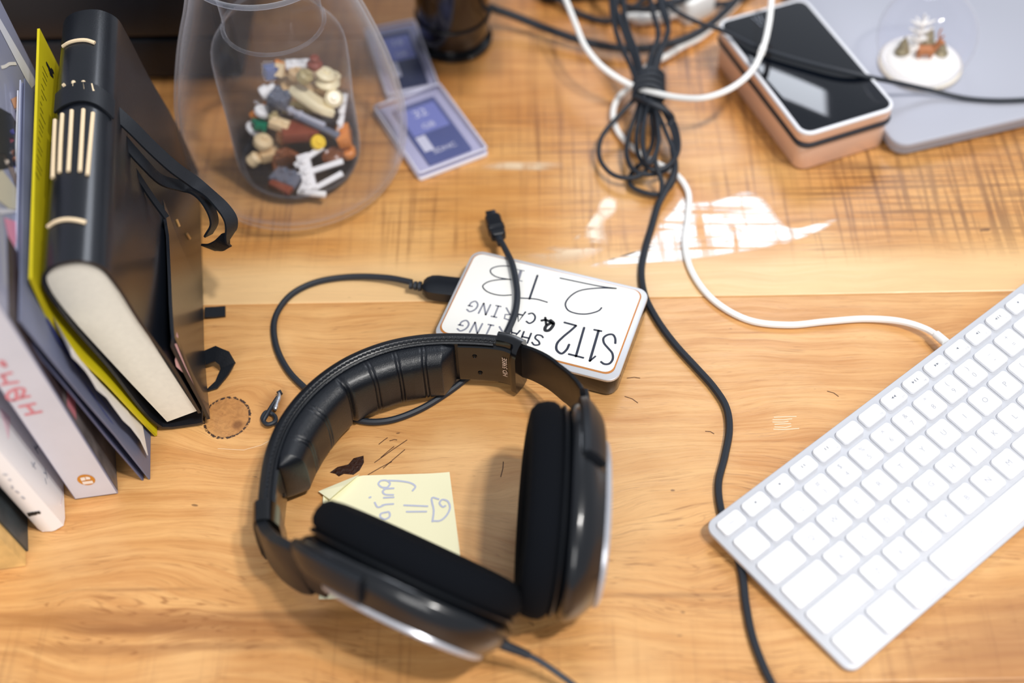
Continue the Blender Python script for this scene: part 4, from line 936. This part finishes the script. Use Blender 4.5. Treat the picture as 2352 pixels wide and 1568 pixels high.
nink = [c2(s) for s in ([(860, 182), (828, 180), (808, 160), (822, 142), (858, 140), (878, 158), (862, 182)], [(868, 140), (940, 143), (1005, 156), (1030, 176), (1012, 202)], [(902, 186), (840, 190)], [(850, 190), (834, 205), (845, 222), (900, 226)],
    [(838, 243), (902, 240)], [(752, 243), (764, 238)], [(900, 280), (850, 284), (828, 290)], [(848, 284), (805, 300), (785, 270)], [(852, 330), (822, 340), (820, 358), (848, 372), (876, 355), (870, 328), (850, 332)],
    [(960, 288), (1105, 294)], [(975, 327), (1098, 326)], [(1132, 388), (1140, 320), (1130, 243), (1172, 252)], [(1130, 382), (1180, 380), (1220, 345), (1238, 300), (1222, 262), (1190, 255), (1175, 275), (1195, 298), (1212, 290)])]
obj('handwriting', strokes_on(nb, nink, .6, .2), mat('blue_grey_ink', '#bcc0d2', .7), no, smooth=False)

# ------------------------------------------------------------------ knotted cord with metal end
kt = thing('cord_pull', G(620, 950, 0), 'short black knotted cord with a silver metal end left of the headband', 'cord')
obj('cord', tube(catmull([G(652, 990, 3), G(632, 972, 2.2), G(612, 974, 2), G(603, 960, 2.6), (G(612, 946, 3.4)), G(628, 952, 2), G(633, 966, 3.8), G(618, 974, 4.2), G(606, 968, 3.8), G(614, 950, 4.6), G(626, 930, 3.6), G(638, 912, 3)], 7), 1.35, 8), rubber, kt)
obj('metal_tip', tube(catmull([G(632, 940, 4.4), G(636, 926, 4.2), G(640, 915, 4), G(642, 902, 3.8)], 4), [1.0, 1.5, 1.5, 1.3, 1.1, 1.3, 1.5, 1.5, 1.5, 1.4, 1.2, 1.1, 1.0][:13], 8), silver, kt)
obj('cord_end', tube([G(638, 903, 3.6), G(643, 899, 3.6), G(645, 905, 3.6)], 1.3, 8), rubber, kt)

# ------------------------------------------------------------------ headphones
hp = thing('headphones', A3(-40, -130, 0), 'large black over-ear headphones lying on the desk beside the sticky note', 'headphones')
path = [(588, 1218, 43), (588, 1180, 43), (592, 1120, 43), (606, 1038, 43), (640, 958, 43), (700, 884, 43), (780, 824, 43), (870, 785, 43), (960, 766, 43), (1060, 762, 43), (1165, 771, 43), (1212, 790, 43)]
BP = catmull([G(*p) for p in path], 14)
def frame_path(P):
    out = []
    for i in range(len(P)):
        t = P[min(i+1, len(P)-1)]-P[max(i-1, 0)]; t[2] = 0; t = unit(t); nn = A3(t[1], -t[0], 0); out.append((P[i], t, nn))
    return out
BF = frame_path(BP)
def nearest(px, py, z=43):
    q = G(px, py, z); return int(np.argmin([np.linalg.norm(p[:2]-q[:2]) for p in BP]))
def sweep(i0, i1, sec, step=1, zoff=lambda i: 0):
    """sec: function(frac) -> list of (inward r, z)"""
    idx = list(range(i0, i1+1, step)); rings = []
    for k, i in enumerate(idx):
        p, t, nn = BF[i]; f = k/max(1, len(idx)-1)
        rings.append([A3(p[0], p[1], 0)+nn*r+Z*z for r, z in sec(f)])
    return loft(rings)
iL, iR = nearest(592, 1168), nearest(1150, 769)
shell = lambda f: [(7.5, 43.2), (5, 44.6), (2.5, 44.2), (.6, 42.5), (0, 39), (-.9, 24), (0, 9), (.8, 5.5), (3.5, 4), (7.5, 5), (8.2, 8), (8.2, 40)]
obj('leather_headband', sweep(iL, iR, shell), leather, hp)
# stitched seam along the upper edge, as a row of raised stitches
sg = []
step_mm = 3.1; acc = 0; last = None
for i in range(iL+2, iR-1):
    p, t, nn = BF[i]; seg = np.linalg.norm(BP[i+1]-BP[i]); k0 = acc
    while acc <= seg:
        c = A3(p[0], p[1], 0)+t*acc+nn*6.4+Z*44.3
        sg.append(tube([c-t*1.25-nn*.35, c+t*1.25+nn*.35], .75, 6)); acc += step_mm
    acc -= seg
obj('seam_stitches', join(*sg), mat('seam_black', '#0e1219', .5), hp, kind='stuff')
obj('piping', sweep(iL+2, iR-2, lambda f: [(9.2, 42.6), (8.2, 43.4), (7.6, 42.4), (8.2, 41.4)]), leather, hp)
# quilted pad
iPL, iPR = nearest(606, 1070), nearest(1048, 762)
cre = [(969, 766), (893, 780), (824, 804), (750, 845), (672, 912), (622, 990)]
ci = sorted(nearest(*c) for c in cre)
sg = []
NP = iPR-iPL
def padsec(i):
    f = (i-iPL)/NP; e = min(1, max(0, f/.06))**.5*min(1, max(0, (1-f)/.05))**.5
    dip = 0
    for j, c in enumerate(ci):
        dd = abs(i-c); dip = max(dip, max(math.exp(-((dd-.75)/.32)**2), math.exp(-((dd+.75)/.32)**2))*.55 if j != 2 else math.exp(-(dd/.9)**2)*2.0)
    puff = 0
    nd = min(abs(i-c) for c in [ci[2], iPL, iPR]); puff = min(1, nd/16)
    R_ = 8+(14.5+2.2*puff-dip*1.4)*e; zt, zb = 42.5-(1-e)*4, 3.5+(1-e)*6
    k = dip*.5
    pts = [(8, zt-1), (8+(R_-8)*.35, zt+.2-k), (8+(R_-8)*.7, zt-1.3-k), (8+(R_-8)*.92, zt-5-k*.6), (R_, zt-11), (R_+.3, 24), (R_-.2, zb+8), (8+(R_-8)*.88, zb+3), (8+(R_-8)*.6, zb+.6), (8+(R_-8)*.3, zb), (8, zb+1)]
    return pts
# finer sampling for crisp creases
fineP = []; idxf = np.arange(iPL, iPR+.001, .22)
rings = []
for x in idxf:
    i = int(min(x, len(BF)-2)); u = x-i; p = BP[i]*(1-u)+BP[i+1]*u; nn = unit(BF[i][2]*(1-u)+BF[i+1][2]*u)
    sx = padsec(x); sx = [tuple(s) for s in catmull([A3(*s) for s in sx], 2)]
    rings.append([A3(p[0], p[1], 0)+nn*r+Z*z for r, z in sx])
obj('padding', loft(rings), leather, hp)
# end plates with screws, clasps
def plate(i0, i1): return sweep(i0, i1, lambda f: [(7.5, 41.5), (10.2, 40.5), (10.6, 38), (10.6, 11), (10.2, 8.5), (7.5, 8), (4, 8), (4, 41.5)])
pr_geo = plate(iPR+1, nearest(1190, 780)+1)
pR = obj('end_plate', pr_geo, gloss, hp)
pl_geo = plate(iL-2, iPL-1)
pL = obj('end_plate', pl_geo, gloss, hp)
def screw(geo, px, r=1.5):
    h_ = hit(tree(geo), *px, .1)
    if not h_: return
    c, nn = h_; u = unit(np.cross(nn, Z)); v = np.cross(nn, u)
    V = []
    rings = [[c+nn*z+(u*math.cos(a)+v*math.sin(a))*rr for a in np.linspace(0, 2*pi, 13)[:-1]] for rr, z in ((r, -.2), (r, .4), (r*.6, .55), (r*.25, .1))]
    return loft(rings)
for px in ((1090, 818), (1103, 856)):
    s_ = screw(pr_geo, px)
    if s_: obj('screw', s_, mat('screw_black', '#0a0d12', .25, metal=.5), pR)
for px in ((652, 1138), (668, 1180)):
    s_ = screw(pl_geo, px)
    if s_: obj('screw', s_, mat('screw_black', '#0a0d12', .25, metal=.5), pL)
hq = hit(tree(pr_geo), 1161, 842, .2)
if hq:
    c, nn = hq; c = c+nn*.4; V, F = text_geo('HD 598SE', 4.6); tx = Z*1.0; ty = unit(np.cross(nn, tx)); tx = unit(np.cross(ty, nn))
    obj('plate_print', ([c+tx*v[0]*.95+ty*v[1] for v in V], F), mat('print_rose', '#f0d6c4', .5), pR, smooth=False)
clasp = lambda f: [(9.5, 44), (8, 46), (4, 47), (.5, 46.4), (-1.6, 44), (-2.4, 38), (-2.8, 24), (-2.4, 10), (-1, 4), (3, 2.2), (9, 2.6), (11.6, 5), (12, 10), (12, 38)]
def clasp_r(f):
    k = 0 if f < .66 else min(1, (f-.66)/.08)
    return [(8.2+1.3*k, 43+k), (7, 46), (4, 47), (.5, 46.4), (-1.6, 44), (-2.4, 38), (-2.8, 24), (-2.4, 10), (-1, 4), (3, 2.6), (7+2*k, 3.5), (7.6+4*k, 5), (7.8+4.2*k, 10), (7.8+4.2*k, 38)]
obj('clasp', sweep(nearest(1146, 769), nearest(1206, 788), clasp_r), gloss, hp)
obj('clasp', sweep(6, iL+3, clasp), gloss, hp)

# ear cups
def cup(target, zc, l, a, tag_):
    l = unit(l); a = unit(a); a = unit(a-l*(a @ l)); w_ = np.cross(a, l)
    if w_[2] < 0: w_ = -w_
    Ly, Lw = 60., 46.
    def ring(av, sy, sw, off=0, n=44, p=2.25):
        out = []
        for k in range(n):
            th_ = 2*pi*k/n; cx, sx = math.cos(th_), math.sin(th_)
            x = math.copysign(abs(cx)**(2/p), cx)*sy; y = math.copysign(abs(sx)**(2/p), sx)*sw
            out.append(l*(x+off)+w_*y+a*av*.88)
        return out
    pad = loft([ring(*r) for r in ((16, 36, 24), (10, 37.5, 25), (4, 40, 27), (0, 45, 31), (-2, 51, 36.5), (-1, 56.5, 42), (2.5, 60, 45.5), (8, 61.5, 47), (13, 61.5, 47), (16.5, 59.8, 45.5), (18.5, 56, 42))], False, False)
    cloth = loft([ring(*r) for r in ((14, 37.5, 25.5), (15.5, 20, 14), (16, .5, .5))], False, True)
    ringb = loft([ring(*r) for r in ((17.5, 55, 41), (18.2, 59, 45), (19.4, 60, 46), (20.6, 59.5, 45.5), (21, 55, 41))], False, False)
    body = loft([ring(*r) for r in ((20, 51, 37.5), (21, 54.5, 40.8), (22.3, 57.5, 43.5), (24, 59.8, 45.5), (26, 61.4, 46.8), (28.5, 62, 47.2), (31, 61.4, 46.7), (33.5, 60, 45.8, .5), (36, 57.8, 44.2, 1.6), (38.5, 55, 42.3, 2.8), (41, 51.8, 40, 4), (43.5, 48.6, 38, 5), (46, 46, 36, 5.5))], True, False)
    rimg = loft([ring(*r) for r in ((45, 44, 34, 6), (45, 46.6, 36.6, 6), (46.8, 47, 37, 6), (48.2, 46.2, 36.2, 6), (48.2, 43.5, 33.5, 6), (46.2, 42.5, 32.5, 6))], False, False)
    gr = loft([ring(*r) for r in ((46.6, 43, 33, 6), (48.6, 39, 29, 6), (50.2, 30, 22, 6), (51, 16, 11, 6), (51.2, .5, .5, 6))], False, True)
    # arm shell hugging the band-side half of the body
    def arc(av, s, n=26, a0=-1.0, a1=1.0):
        out = []
        for k in range(n+1):
            th_ = pi+(a0+(a1-a0)*k/n)*1.5; cx, sx = math.cos(th_), math.sin(th_)
            Lx, Lw2 = s
            out.append(l*math.copysign(abs(cx)**(2/2.25), cx)*Lx+w_*math.copysign(abs(sx)**(2/2.25), sx)*Lw2+a*av*.88)
        return out
    outer = [(28, (62.5, 47.7)), (29, (65.5, 50)), (33, (66.5, 50.8)), (38, (62, 48)), (43, (56, 43.5)), (44.5, (53, 41)), (44, (50, 38)), (39, (54, 41.5)), (30, (61, 46.5))]
    rr = [arc(*q_) for q_ in outer]; V = [p for r in rr for p in r]; n_ = len(rr[0]); F = []
    for i in range(len(rr)):
        i2 = (i+1) % len(rr)
        for j in range(n_-1): F.append((i*n_+j, i*n_+j+1, i2*n_+j+1, i2*n_+j))
    F.append(tuple(i*n_ for i in range(len(rr)))); F.append(tuple(i*n_+n_-1 for i in range(len(rr)))[::-1])
    arm = (V, F)
    allv = np.array([v for g in (pad, body, arm) for v in g[0]])
    mid = a*20.5
    # slide the whole cup to rest on the desk with its middle at the target picture point
    zmin = allv[:, 2].min(); off = A3(0, 0, -zmin+.4); zc_ = mid[2]+off[2]
    tgt = G(target[0], target[1], zc_); off = off+A3(tgt[0]-mid[0], tgt[1]-mid[1], 0)
    mv = lambda g: ([v+off for v in g[0]], g[1])
    ec = obj('ear_cup', mv(body), mat('cup_black', '#0b0e13', .3, coat=.7, coat_r=.12, spec=.35), hp)
    obj('grille', mv(gr), mat('grille_black', '#15181e', .5, bump=.8, bscale=900), ec)
    obj('silver_rim', mv(rimg), mat('rim_silver', '#c9cbd3', .3, metal=.5), ec)
    obj('baffle_ring', mv(ringb), satin, ec)
    ep = obj('ear_pad', mv(pad), velour, hp); obj('inner_cloth', mv(cloth), velour, ep)
    obj('yoke_arm', mv(arm), mat('arm_black', '#14181e', .42), hp)
    at = lambda x, y, av: l*x+w_*y+a*av*.88+off
    return at, l, a, w_
atR, lR, aR, wR = cup((1292, 1170), 0, (-.05, -1, 0), (1, -.05, -.12), 'r')
atL, lL, aL, wL = cup((938, 1332), 0, (.88, -.475, 0), (-.42, -.78, -.46), 'l')
def strapgeo(P, hz, th_=1.6, z0=None):
    rings = []
    for i in range(len(P)):
        t = P[min(i+1, len(P)-1)]-P[max(i-1, 0)]; t = unit(t); nn = unit(np.cross(t, Z)); up = unit(np.cross(nn, t)); h_ = hz[i] if hasattr(hz, '__len__') else hz
        rings.append([P[i]+nn*x*th_+up*y*h_ for x, y in ((-1, -.9), (-.6, -1), (.6, -1), (1, -.9), (1, .9), (.6, 1), (-.6, 1), (-1, .9))])
    return loft(rings)
e = atR(-66, 0, 36)
def cpx(x, y, zt, h_): p = G(x, y, zt); p[2] = zt-h_; return p
PR_ = catmull([cpx(1150, 775, 41, 15)-A3(0, 4, 0), cpx(1205, 793, 43, 15)-A3(0, 1, 0), cpx(1250, 815, 47, 15), cpx(1292, 846, 53, 14.5), cpx(1326, 878, 60, 14), e+A3(0, 4, 0)], 7)
obj('slider_strap', strapgeo(PR_, [15]*21+[14.5]*7+[14]*8, 1.6), satin, hp)
yk = [(e+A3(0, 14, 0), 8, 11), (e+A3(0, 9, 0), 10, 14), (e+A3(0, 3, 0), 11, 18), (e+A3(0, -4, 0), 12, 24), (e+A3(.5, -12, 0), 13, 30), (e+A3(1, -26, 0), 12, 32)]
def yoke(cs, ax, lx):
    return loft([[c+ax*(x*w_*.5)+Z*(y*h_*.5) for x, y in ((-1, -.8), (-.75, -1), (.75, -1), (1, -.8), (1, .8), (.75, 1), (-.75, 1), (-1, .8))] for c, w_, h_ in cs])
obj('yoke', yoke([(c, w_*.62, h_) for c, w_, h_ in yk[:5]], A3(1, 0, 0), lR), satin, hp)
e2_ = atL(-66, 0, 36)
cL = atL(-40, 4, 44)
yc = [(G(603, 1190, 26), 5, 14.5), (G(607, 1216, 27), 6, 15), (G(617, 1246, 30), 7.5, 16), (G(636, 1272, 34), 8.5, 18), (G(662, 1292, 39), 8.5, 21), (G(700, 1306, 46), 7, 20), (cL, 4, 20)]
yP = catmull([c for c, w_, h_ in yc], 5); N_ = len(yP); rings = []
for i in range(N_):
    f = i/5; k = min(int(f), len(yc)-2); u = f-k; w_ = yc[k][1]*(1-u)+yc[k+1][1]*u; h_ = yc[k][2]*(1-u)+yc[k+1][2]*u
    t = unit(yP[min(i+1, N_-1)]-yP[max(i-1, 0)]); nn = unit(np.cross(t, Z)); up = unit(np.cross(nn, t))
    rings.append([yP[i]+nn*x*w_*.5+up*y*h_ for x, y in ((-1, -.85), (-.7, -1), (.7, -1), (1, -.85), (1, .85), (.7, 1), (-.7, 1), (-1, .85))])
obj('yoke', loft(rings), MATS['arm_black'], hp)

# cord leaving the left cup
q0 = G(1098, 1452, 40)
cd = catmull([G(1090, 1448, 36), G(1120, 1462, 34), G(1160, 1482, 30), G(1200, 1498, 25), G(1240, 1518, 20), G(1290, 1552, 14), G(1350, 1598, 7), G(1420, 1660, 3)], 8)
rr = [4.2-2.6*min(1, i/26) for i in range(len(cd))]
obj('strain_relief', tube(cd[:28], [3.9-1.6*i/27 for i in range(28)], 10), rubber, hp)
obj('cord', tube(cd[26:], 1.7, 8), mat('cord_grey', '#2a313c', .5), hp)

# ------------------------------------------------------------------ keyboard
K0 = A3(136.8115, -159.5635, 12.1535); KU = unit(A3(.779416, .626507, 0)); KN = unit(A3(.0393387, -.04894, .9980267)); KV = unit(np.cross(KN, KU))
rot = Matrix((KU, KV, KN)).transposed()
kb = thing('keyboard', K0-KN*2.4, 'full size white keyboard with aluminium frame at the right edge of the desk', 'keyboard', rot=rot)
U = 19.05
u0, u1, v0, v1 = -.68, 21.95, -4.70, 1.36
bw, bd = (u1-u0)*U, (v1-v0)*U; cx, cy = (u0+u1)/2*U, (v0+v1)/2*U
lf = (A3(cx, cy, 0), A3(1, 0, 0), A3(0, 1, 0), A3(0, 0, 1))
obj('frame', rslab(bw, bd, -3.2, 0, 7, .5, 6, fr=lf), mat('keyboard_alu', '#c6c8ce', .5, metal=.15), kb, local=True)
obj('base', rslab(bw-60, 20, -7.5, -3.2, 5, 1, fr=(A3(cx+20, v1*U-16, 0), A3(1, 0, 0), A3(0, 1, 0), A3(0, 0, 1))), white_p, kb, local=True)
key_m = mat('key_white', '#eeeef0', .5); leg_m = mat('legend_grey', '#aeb0b8', .6); leg_d = mat('legend_dark', '#767a84', .6)
kmesh = {}
def keycap(uc, vc, wu, wv_, w_mm=None):
    W_, D_ = w_mm or (wu*U-2.75, wv_*U-2.75); key = (round(W_, 2), round(D_, 2))
    if key not in kmesh:
        rings = [[(x, y, z) for x, y in rrect(W_-2*i_, D_-2*i_, 2.3-i_*.5, 4)] for i_, z in ((0, .2), (0, 1.4), (.25, 2.1), (.9, 2.4))]
        o = obj('key', loft(rings), key_m, kb, local=True); kmesh[key] = o.data
    else:
        o = bpy.data.objects.new('key', kmesh[key]); col.objects.link(o); o.parent = kb
    o.location = (uc*U*MM, vc*U*MM, 0); return o
def legend(o, s, x, y, size, m_=None):
    if s.startswith('@'):
        g = []
        for ch in s[1:]:
            dx = (len(g)-(len(s)-2)/2)*1.9
            if ch == '>': g.append(([A3(dx-.8, -.9, 0), A3(dx+.9, 0, 0), A3(dx-.8, .9, 0)], [(0, 1, 2)]))
            elif ch == '<': g.append(([A3(dx+.8, -.9, 0), A3(dx-.9, 0, 0), A3(dx+.8, .9, 0)], [(0, 1, 2)]))
            elif ch == '|': g.append(([A3(dx-.25, -.9, 0), A3(dx+.25, -.9, 0), A3(dx+.25, .9, 0), A3(dx-.25, .9, 0)], [(0, 1, 2, 3)]))
            elif ch == 'o': g.append(([A3(dx+.7*math.cos(k), .7*math.sin(k), 0) for k in np.linspace(0, 5.6, 9)], [tuple(range(9))]))
        V, F = join(*g)
    else: V, F = text_geo(s, size)
    l_ = obj('legend', ([A3(v[0]+x, v[1]+y, 2.46) for v in V], F), m_ or leg_m, o, smooth=False, local=True); return l_
fs_ = ['esc', 'F1', 'F2', 'F3', 'F4', 'F5', 'F6', 'F7', 'F8', 'F9', 'F10', 'F11', 'F12', '']
ic = ['', '@o', '@o', '@||', '@||', '', '', '@<<', '@>||', '@>>', '@<', '@<|', '@<||', '@o']
P_ = 14.5/14
for i in range(14):
    k = keycap(-.5+P_/2+i*P_-.0, .88, P_, .6, (P_*U-2.85, 10.1))
    if i == 0: legend(k, 'esc', 0, 0, 3.2)
    else:
        if fs_[i]: legend(k, fs_[i], 5.2, -3.1, 2.0, leg_m)
        if ic[i]: legend(k, ic[i], 0, .6, 3, leg_d)
top_, bot = '~!@#$%^&*()_+', '`1234567890-='
for i in range(13):
    k = keycap(i, 0, 1, 1); legend(k, top_[i], 0, 3.6, 4.6); legend(k, bot[i], 0, -2.6, 4.8)
k = keycap(13.25, 0, 1.5, 1); legend(k, 'delete', 4, -4.5, 3)
k = keycap(.25, -1, 1.5, 1); legend(k, 'tab', -7, -4.8, 3)
for i, ch in enumerate('QWERTYUIOP'): legend(keycap(1.5+i, -1, 1, 1), ch, 0, 0, 5.2)
for i, (a_, b_) in enumerate(('{[', '}]')): k = keycap(11.5+i, -1, 1, 1); legend(k, a_, 0, 3, 4.4); legend(k, b_, 0, -3, 4.4)
k = keycap(13.5, -1, 1, 1); legend(k, '|', 0, 3, 4); legend(k, '\\', 0, -3, 4)
k = keycap(.375, -2, 1.75, 1); legend(k, 'caps lock', 0, -4.8, 3)
for i, ch in enumerate('ASDFGHJKL'): legend(keycap(1.75+i, -2, 1, 1), ch, 0, 0, 5.2)
for i, (a_, b_) in enumerate((':;', '"\'')): k = keycap(10.75+i, -2, 1, 1); legend(k, a_, 0, 3, 4.4); legend(k, b_, 0, -3, 4.4)
k = keycap(13.125, -2, 1.75, 1); legend(k, 'return', 5, -4.8, 3)
k = keycap(.625, -3, 2.25, 1); legend(k, 'shift', -13, -4.8, 3)
for i, ch in enumerate('ZXCVBNM'): legend(keycap(2.25+i, -3, 1, 1), ch, 0, 0, 5.2)
for i, (a_, b_) in enumerate(('<,', '>.', '?/')): k = keycap(9.25+i, -3, 1, 1); legend(k, a_, 0, 3, 4.2); legend(k, b_, 0, -3, 4.4)
k = keycap(12.875, -3, 2.25, 1); legend(k, 'shift', 10, -4.8, 3)
for a_, b_, s in ((-.5, .94, 'control'), (.94, 2.2, 'option'), (2.2, 3.69, 'command'), (3.69, 9.81, ''), (9.81, 11.3, 'command'), (11.3, 12.56, 'option'), (12.56, 14, 'control')):
    k = keycap((a_+b_)/2, -4.08, b_-a_, 1.12)
    if s: legend(k, s, 0, -5.6, 3)
for j, vv in enumerate((0, -1)):
    for i in range(3): keycap(14.75+i, vv, 1, 1)
for i in range(3): keycap(14.75+i, -4.08, 1, 1.12); keycap(14.75+i, .88, 1, .6, (16.3, 10.1))
keycap(15.75, -3, 1, 1)
for i in range(4):
    keycap(18.1+i, .88, 1, .6, (16.3, 10.1))
    for vv in (0, -1, -2): keycap(18.1+i, vv, 1, 1)
    if i < 3: keycap(18.1+i, -3, 1, 1)
keycap(18.6, -4.08, 2, 1.12); keycap(20.1, -4.08, 1, 1.12); keycap(21.1, -3.55, 1, 2.15)
# the keyboard's white lead
wl_ = thing('keyboard_cable', G(1700, 730, 0), 'white cable curving from under the knotted black cable to the keyboard', 'cable')
obj('lead', cable([(1452, 196, 14), (1420, 225, 9), (1408, 262, 6), (1418, 300, 4), (1452, 338, 4), (1500, 370, 4), (1552, 400, 3.5), (1580, 440, 3), (1580, 500, 2.4), (1573, 560, 2.4), (1590, 625, 2.4), (1640, 690, 2.4), (1720, 735, 2.4), (1810, 746, 2.4), (1900, 738, 2.6), (1990, 732, 3), (2070, 738, 4.5), (2130, 757, 7), (2168, 782, 9.5)], 2.25, sub=9), white_p, wl_)
qa, qb = G(2150, 768, 9), G(2172, 786, 10.5); obj('strain_relief', tube([qa, qb], 2.9, 12), white_p, wl_)

# ------------------------------------------------------------------ white cable, looped high over the desk
wc = thing('white_loop_cable', G(1560, 220, 0), 'white cable hanging in a wide loop over the gold speaker and knotted black cable', 'cable')
obj('lead', cable([(1285, -40, 55), (1300, 0, 50), (1322, 55, 45), (1345, 108, 40), (1385, 155, 34), (1450, 196, 28), (1500, 212, 30), (1560, 224, 34), (1620, 224, 40), (1680, 202, 46), (1725, 165, 52), (1752, 112, 56), (1766, 55, 58), (1772, 0, 60), (1776, -40, 60)], 2.3, sub=8), white_p, wc)
obj('joint_ring', tube([G(1748, 122, 56), G(1753, 108, 56)], 2.8, 12), white_p, wc)

# ------------------------------------------------------------------ black cable tied in a hank, tail running down the desk
hk = thing('knotted_black_cable', G(1490, 300, 0), 'thin black cable tied in a hank of loops, its tail running under the keyboard', 'cable')
tail = [(1545, 340, 16), (1550, 390, 12), (1530, 435, 8), (1512, 470, 5), (1497, 520, 2.6), (1482, 570, 2.6), (1473, 625, 2.6), (1482, 680, 2.6), (1510, 735, 2.6), (1550, 790, 2.6), (1600, 845, 2.6), (1640, 890, 2.6), (1668, 935, 2.6), (1675, 985, 2.6), (1664, 1050, 2.6), (1650, 1110, 2.6), (1656, 1170, 2.6), (1680, 1240, 2.6), (1704, 1315, 2.6), (1713, 1385, 2.6), (1728, 1460, 2.6), (1756, 1535, 2.6), (1800, 1620, 2.6)]
obj('tail', cable(tail, 2.35, sub=7), rubber, hk)
loops = [
    [(1470, 215, 24), (1425, 262, 18), (1382, 315, 13), (1378, 365, 10), (1410, 402, 9), (1455, 408, 10), (1485, 390, 13), (1478, 340, 16), (1478, 280, 20), (1482, 220, 24)],
    [(1476, 215, 25), (1462, 260, 20), (1444, 310, 14), (1440, 360, 11), (1462, 395, 12), (1500, 400, 12), (1535, 385, 13), (1550, 330, 15), (1535, 275, 20), (1500, 222, 25)],
    [(1480, 215, 27), (1470, 262, 24), (1462, 320, 20), (1470, 365, 17), (1500, 390, 16), (1535, 380, 16), (1558, 345, 16), (1552, 290, 19), (1528, 250, 22), (1490, 215, 26)],
    [(1485, 215, 25), (1496, 270, 20), (1500, 320, 15), (1485, 360, 11), (1450, 400, 7), (1448, 425, 5), (1480, 442, 4.5), (1520, 445, 5), (1545, 420, 8), (1552, 370, 12), (1520, 280, 20), (1495, 220, 24)],
    [(1490, 215, 26), (1505, 260, 24), (1512, 320, 22), (1505, 370, 20), (1520, 420, 12), (1518, 450, 6)],
    [(1488, 230, 26), (1475, 330, 24), (1490, 375, 22), (1512, 330, 22), (1505, 240, 26)]]
for lp in loops: obj('loop', cable(lp, 1.75, sub=8), rubber, hk)
ups = [
    [(1472, 190, 30), (1455, 130, 34), (1432, 70, 40), (1415, 20, 44), (1412, -30, 48)],
    [(1478, 185, 32), (1462, 120, 36), (1440, 60, 40), (1432, 10, 44), (1440, -30, 48)],
    [(1485, 185, 32), (1495, 130, 36), (1512, 80, 40), (1500, 30, 42), (1488, -30, 46)],
    [(1495, 185, 31), (1508, 130, 36), (1535, 72, 38), (1522, 30, 42), (1506, -30, 46)],
    [(1502, 190, 30), (1512, 140, 34), (1525, 100, 38), (1535, 60, 40), (1520, 0, 44), (1508, -30, 46)],
    [(1466, 195, 29), (1448, 150, 32), (1422, 95, 36), (1408, 40, 42), (1402, -30, 46)]]
for lp in ups: obj('loop', cable(lp, 2.0, sub=7), rubber, hk)
kc = G(1490, 200, 27)
for k, (y_, tl_) in enumerate(((176, 4), (188, 2), (200, -2), (212, -5))):
    c = G(1490, y_+6, 27); rx = 10.5; P = [c+A3(rx*math.cos(a_), 2.5*math.sin(a_)+tl_*.3*math.cos(a_), 7.5*math.sin(a_)) for a_ in np.linspace(0, 2*pi, 22)[:-1]]
    obj('wrap', tube(P, 2.0, 8, closed=True), rubber, hk)
obj('loop', cable([(1455, 222, 26), (1490, 235, 32), (1530, 255, 28), (1545, 272, 22), (1535, 290, 18)], 2.0), rubber, hk)

# ------------------------------------------------------------------ other cables at the top of the picture
tk = thing('thick_black_cable', G(1300, 85, 0), 'thick black cable running from the black canister behind the knotted cable', 'cable')
obj('lead', cable([(1085, -8, 26), (1120, 14, 22), (1180, 36, 16), (1250, 64, 12), (1330, 92, 10), (1400, 108, 9), (1470, 112, 9), (1540, 100, 9), (1600, 76, 9), (1650, 40, 9), (1700, -10, 9), (1720, -40, 9)], 3.2, sub=8), rubber, tk)
obj('plug', tube([G(1108, 8, 23), G(1080, -8, 26), G(1060, -20, 28)], [4.2, 5.2, 5.2], 12), black, tk)
tn = thing('thin_black_cable', G(2000, 175, 0), 'thin black cable stretching across the gold speaker and silver laptop', 'cable')
obj('lead', cable([(1500, -30, 44), (1545, 20, 44), (1600, 50, 44), (1660, 70, 43), (1740, 108, 42), (1850, 142, 41.5), (1940, 164, 41), (2000, 178, 38), (2060, 190, 30), (2140, 208, 20), (2220, 226, 16.2), (2290, 231, 16.2), (2360, 229, 16.2), (2430, 225, 16.2)], 1.75, sub=8), rubber, tn)
wp = thing('white_power_plug', G(1570, 20, 0), 'white plug and block lying behind the knotted black cable', 'plug')
a, b_ = G(1545, 35, 12), G(1640, -12, 12); ex = unit(b_-a); ey = A3(-ex[1], ex[0], 0); c = (a+b_)/2
obj('body', rslab(30, 24, 1, 22, 5, 2, fr=(A3(c[0], c[1]+4, 0), ex, ey, Z)), white_p, wp)
obj('neck', tube([G(1440, 38, 6), G(1475, 42, 7), G(1515, 36, 8), G(1560, 22, 10)], [2.5, 5, 6, 5.5], 12), white_p, wp)
w3 = thing('white_rear_cable', G(1590, 95, 0), 'short run of white cable crossing behind the gold speaker corner', 'cable')
obj('lead', cable([(1476, 170, 6), (1488, 150, 4), (1530, 130, 4), (1570, 105, 4), (1605, 88, 4), (1650, 50, 4), (1690, 10, 4), (1720, -30, 4)], 2.4, sub=8), white_p, w3)
ad = thing('black_adaptor', G(1370, -20, 0), 'black power adaptor at the top edge of the picture above the cables', 'adaptor')
fr = frz(G(1365, -32, 0), 4)
obj('body', rslab(92, 42, .5, 26, 6, 2.5, fr=fr), satin, ad)
obj('lead', cable([(1270, -10, 10), (1330, 30, 4), (1400, 48, 3), (1450, 20, 6), (1500, -20, 8)], 2.4), rubber, ad)
b3 = thing('black_coiled_cable', G(1560, -20, 0), 'black cable coiled behind the white plug at the top edge', 'cable')
obj('lead', cable([(1420, 55, 3), (1480, 20, 5), (1560, 2, 22), (1640, 10, 8), (1700, 0, 4), (1740, -30, 4)], 2.6), rubber, b3)
obj('lead', cable([(1380, -30, 20), (1440, 14, 22), (1500, 22, 22), (1545, 8, 26), (1620, -25, 20)], 2.6), rubber, b3)
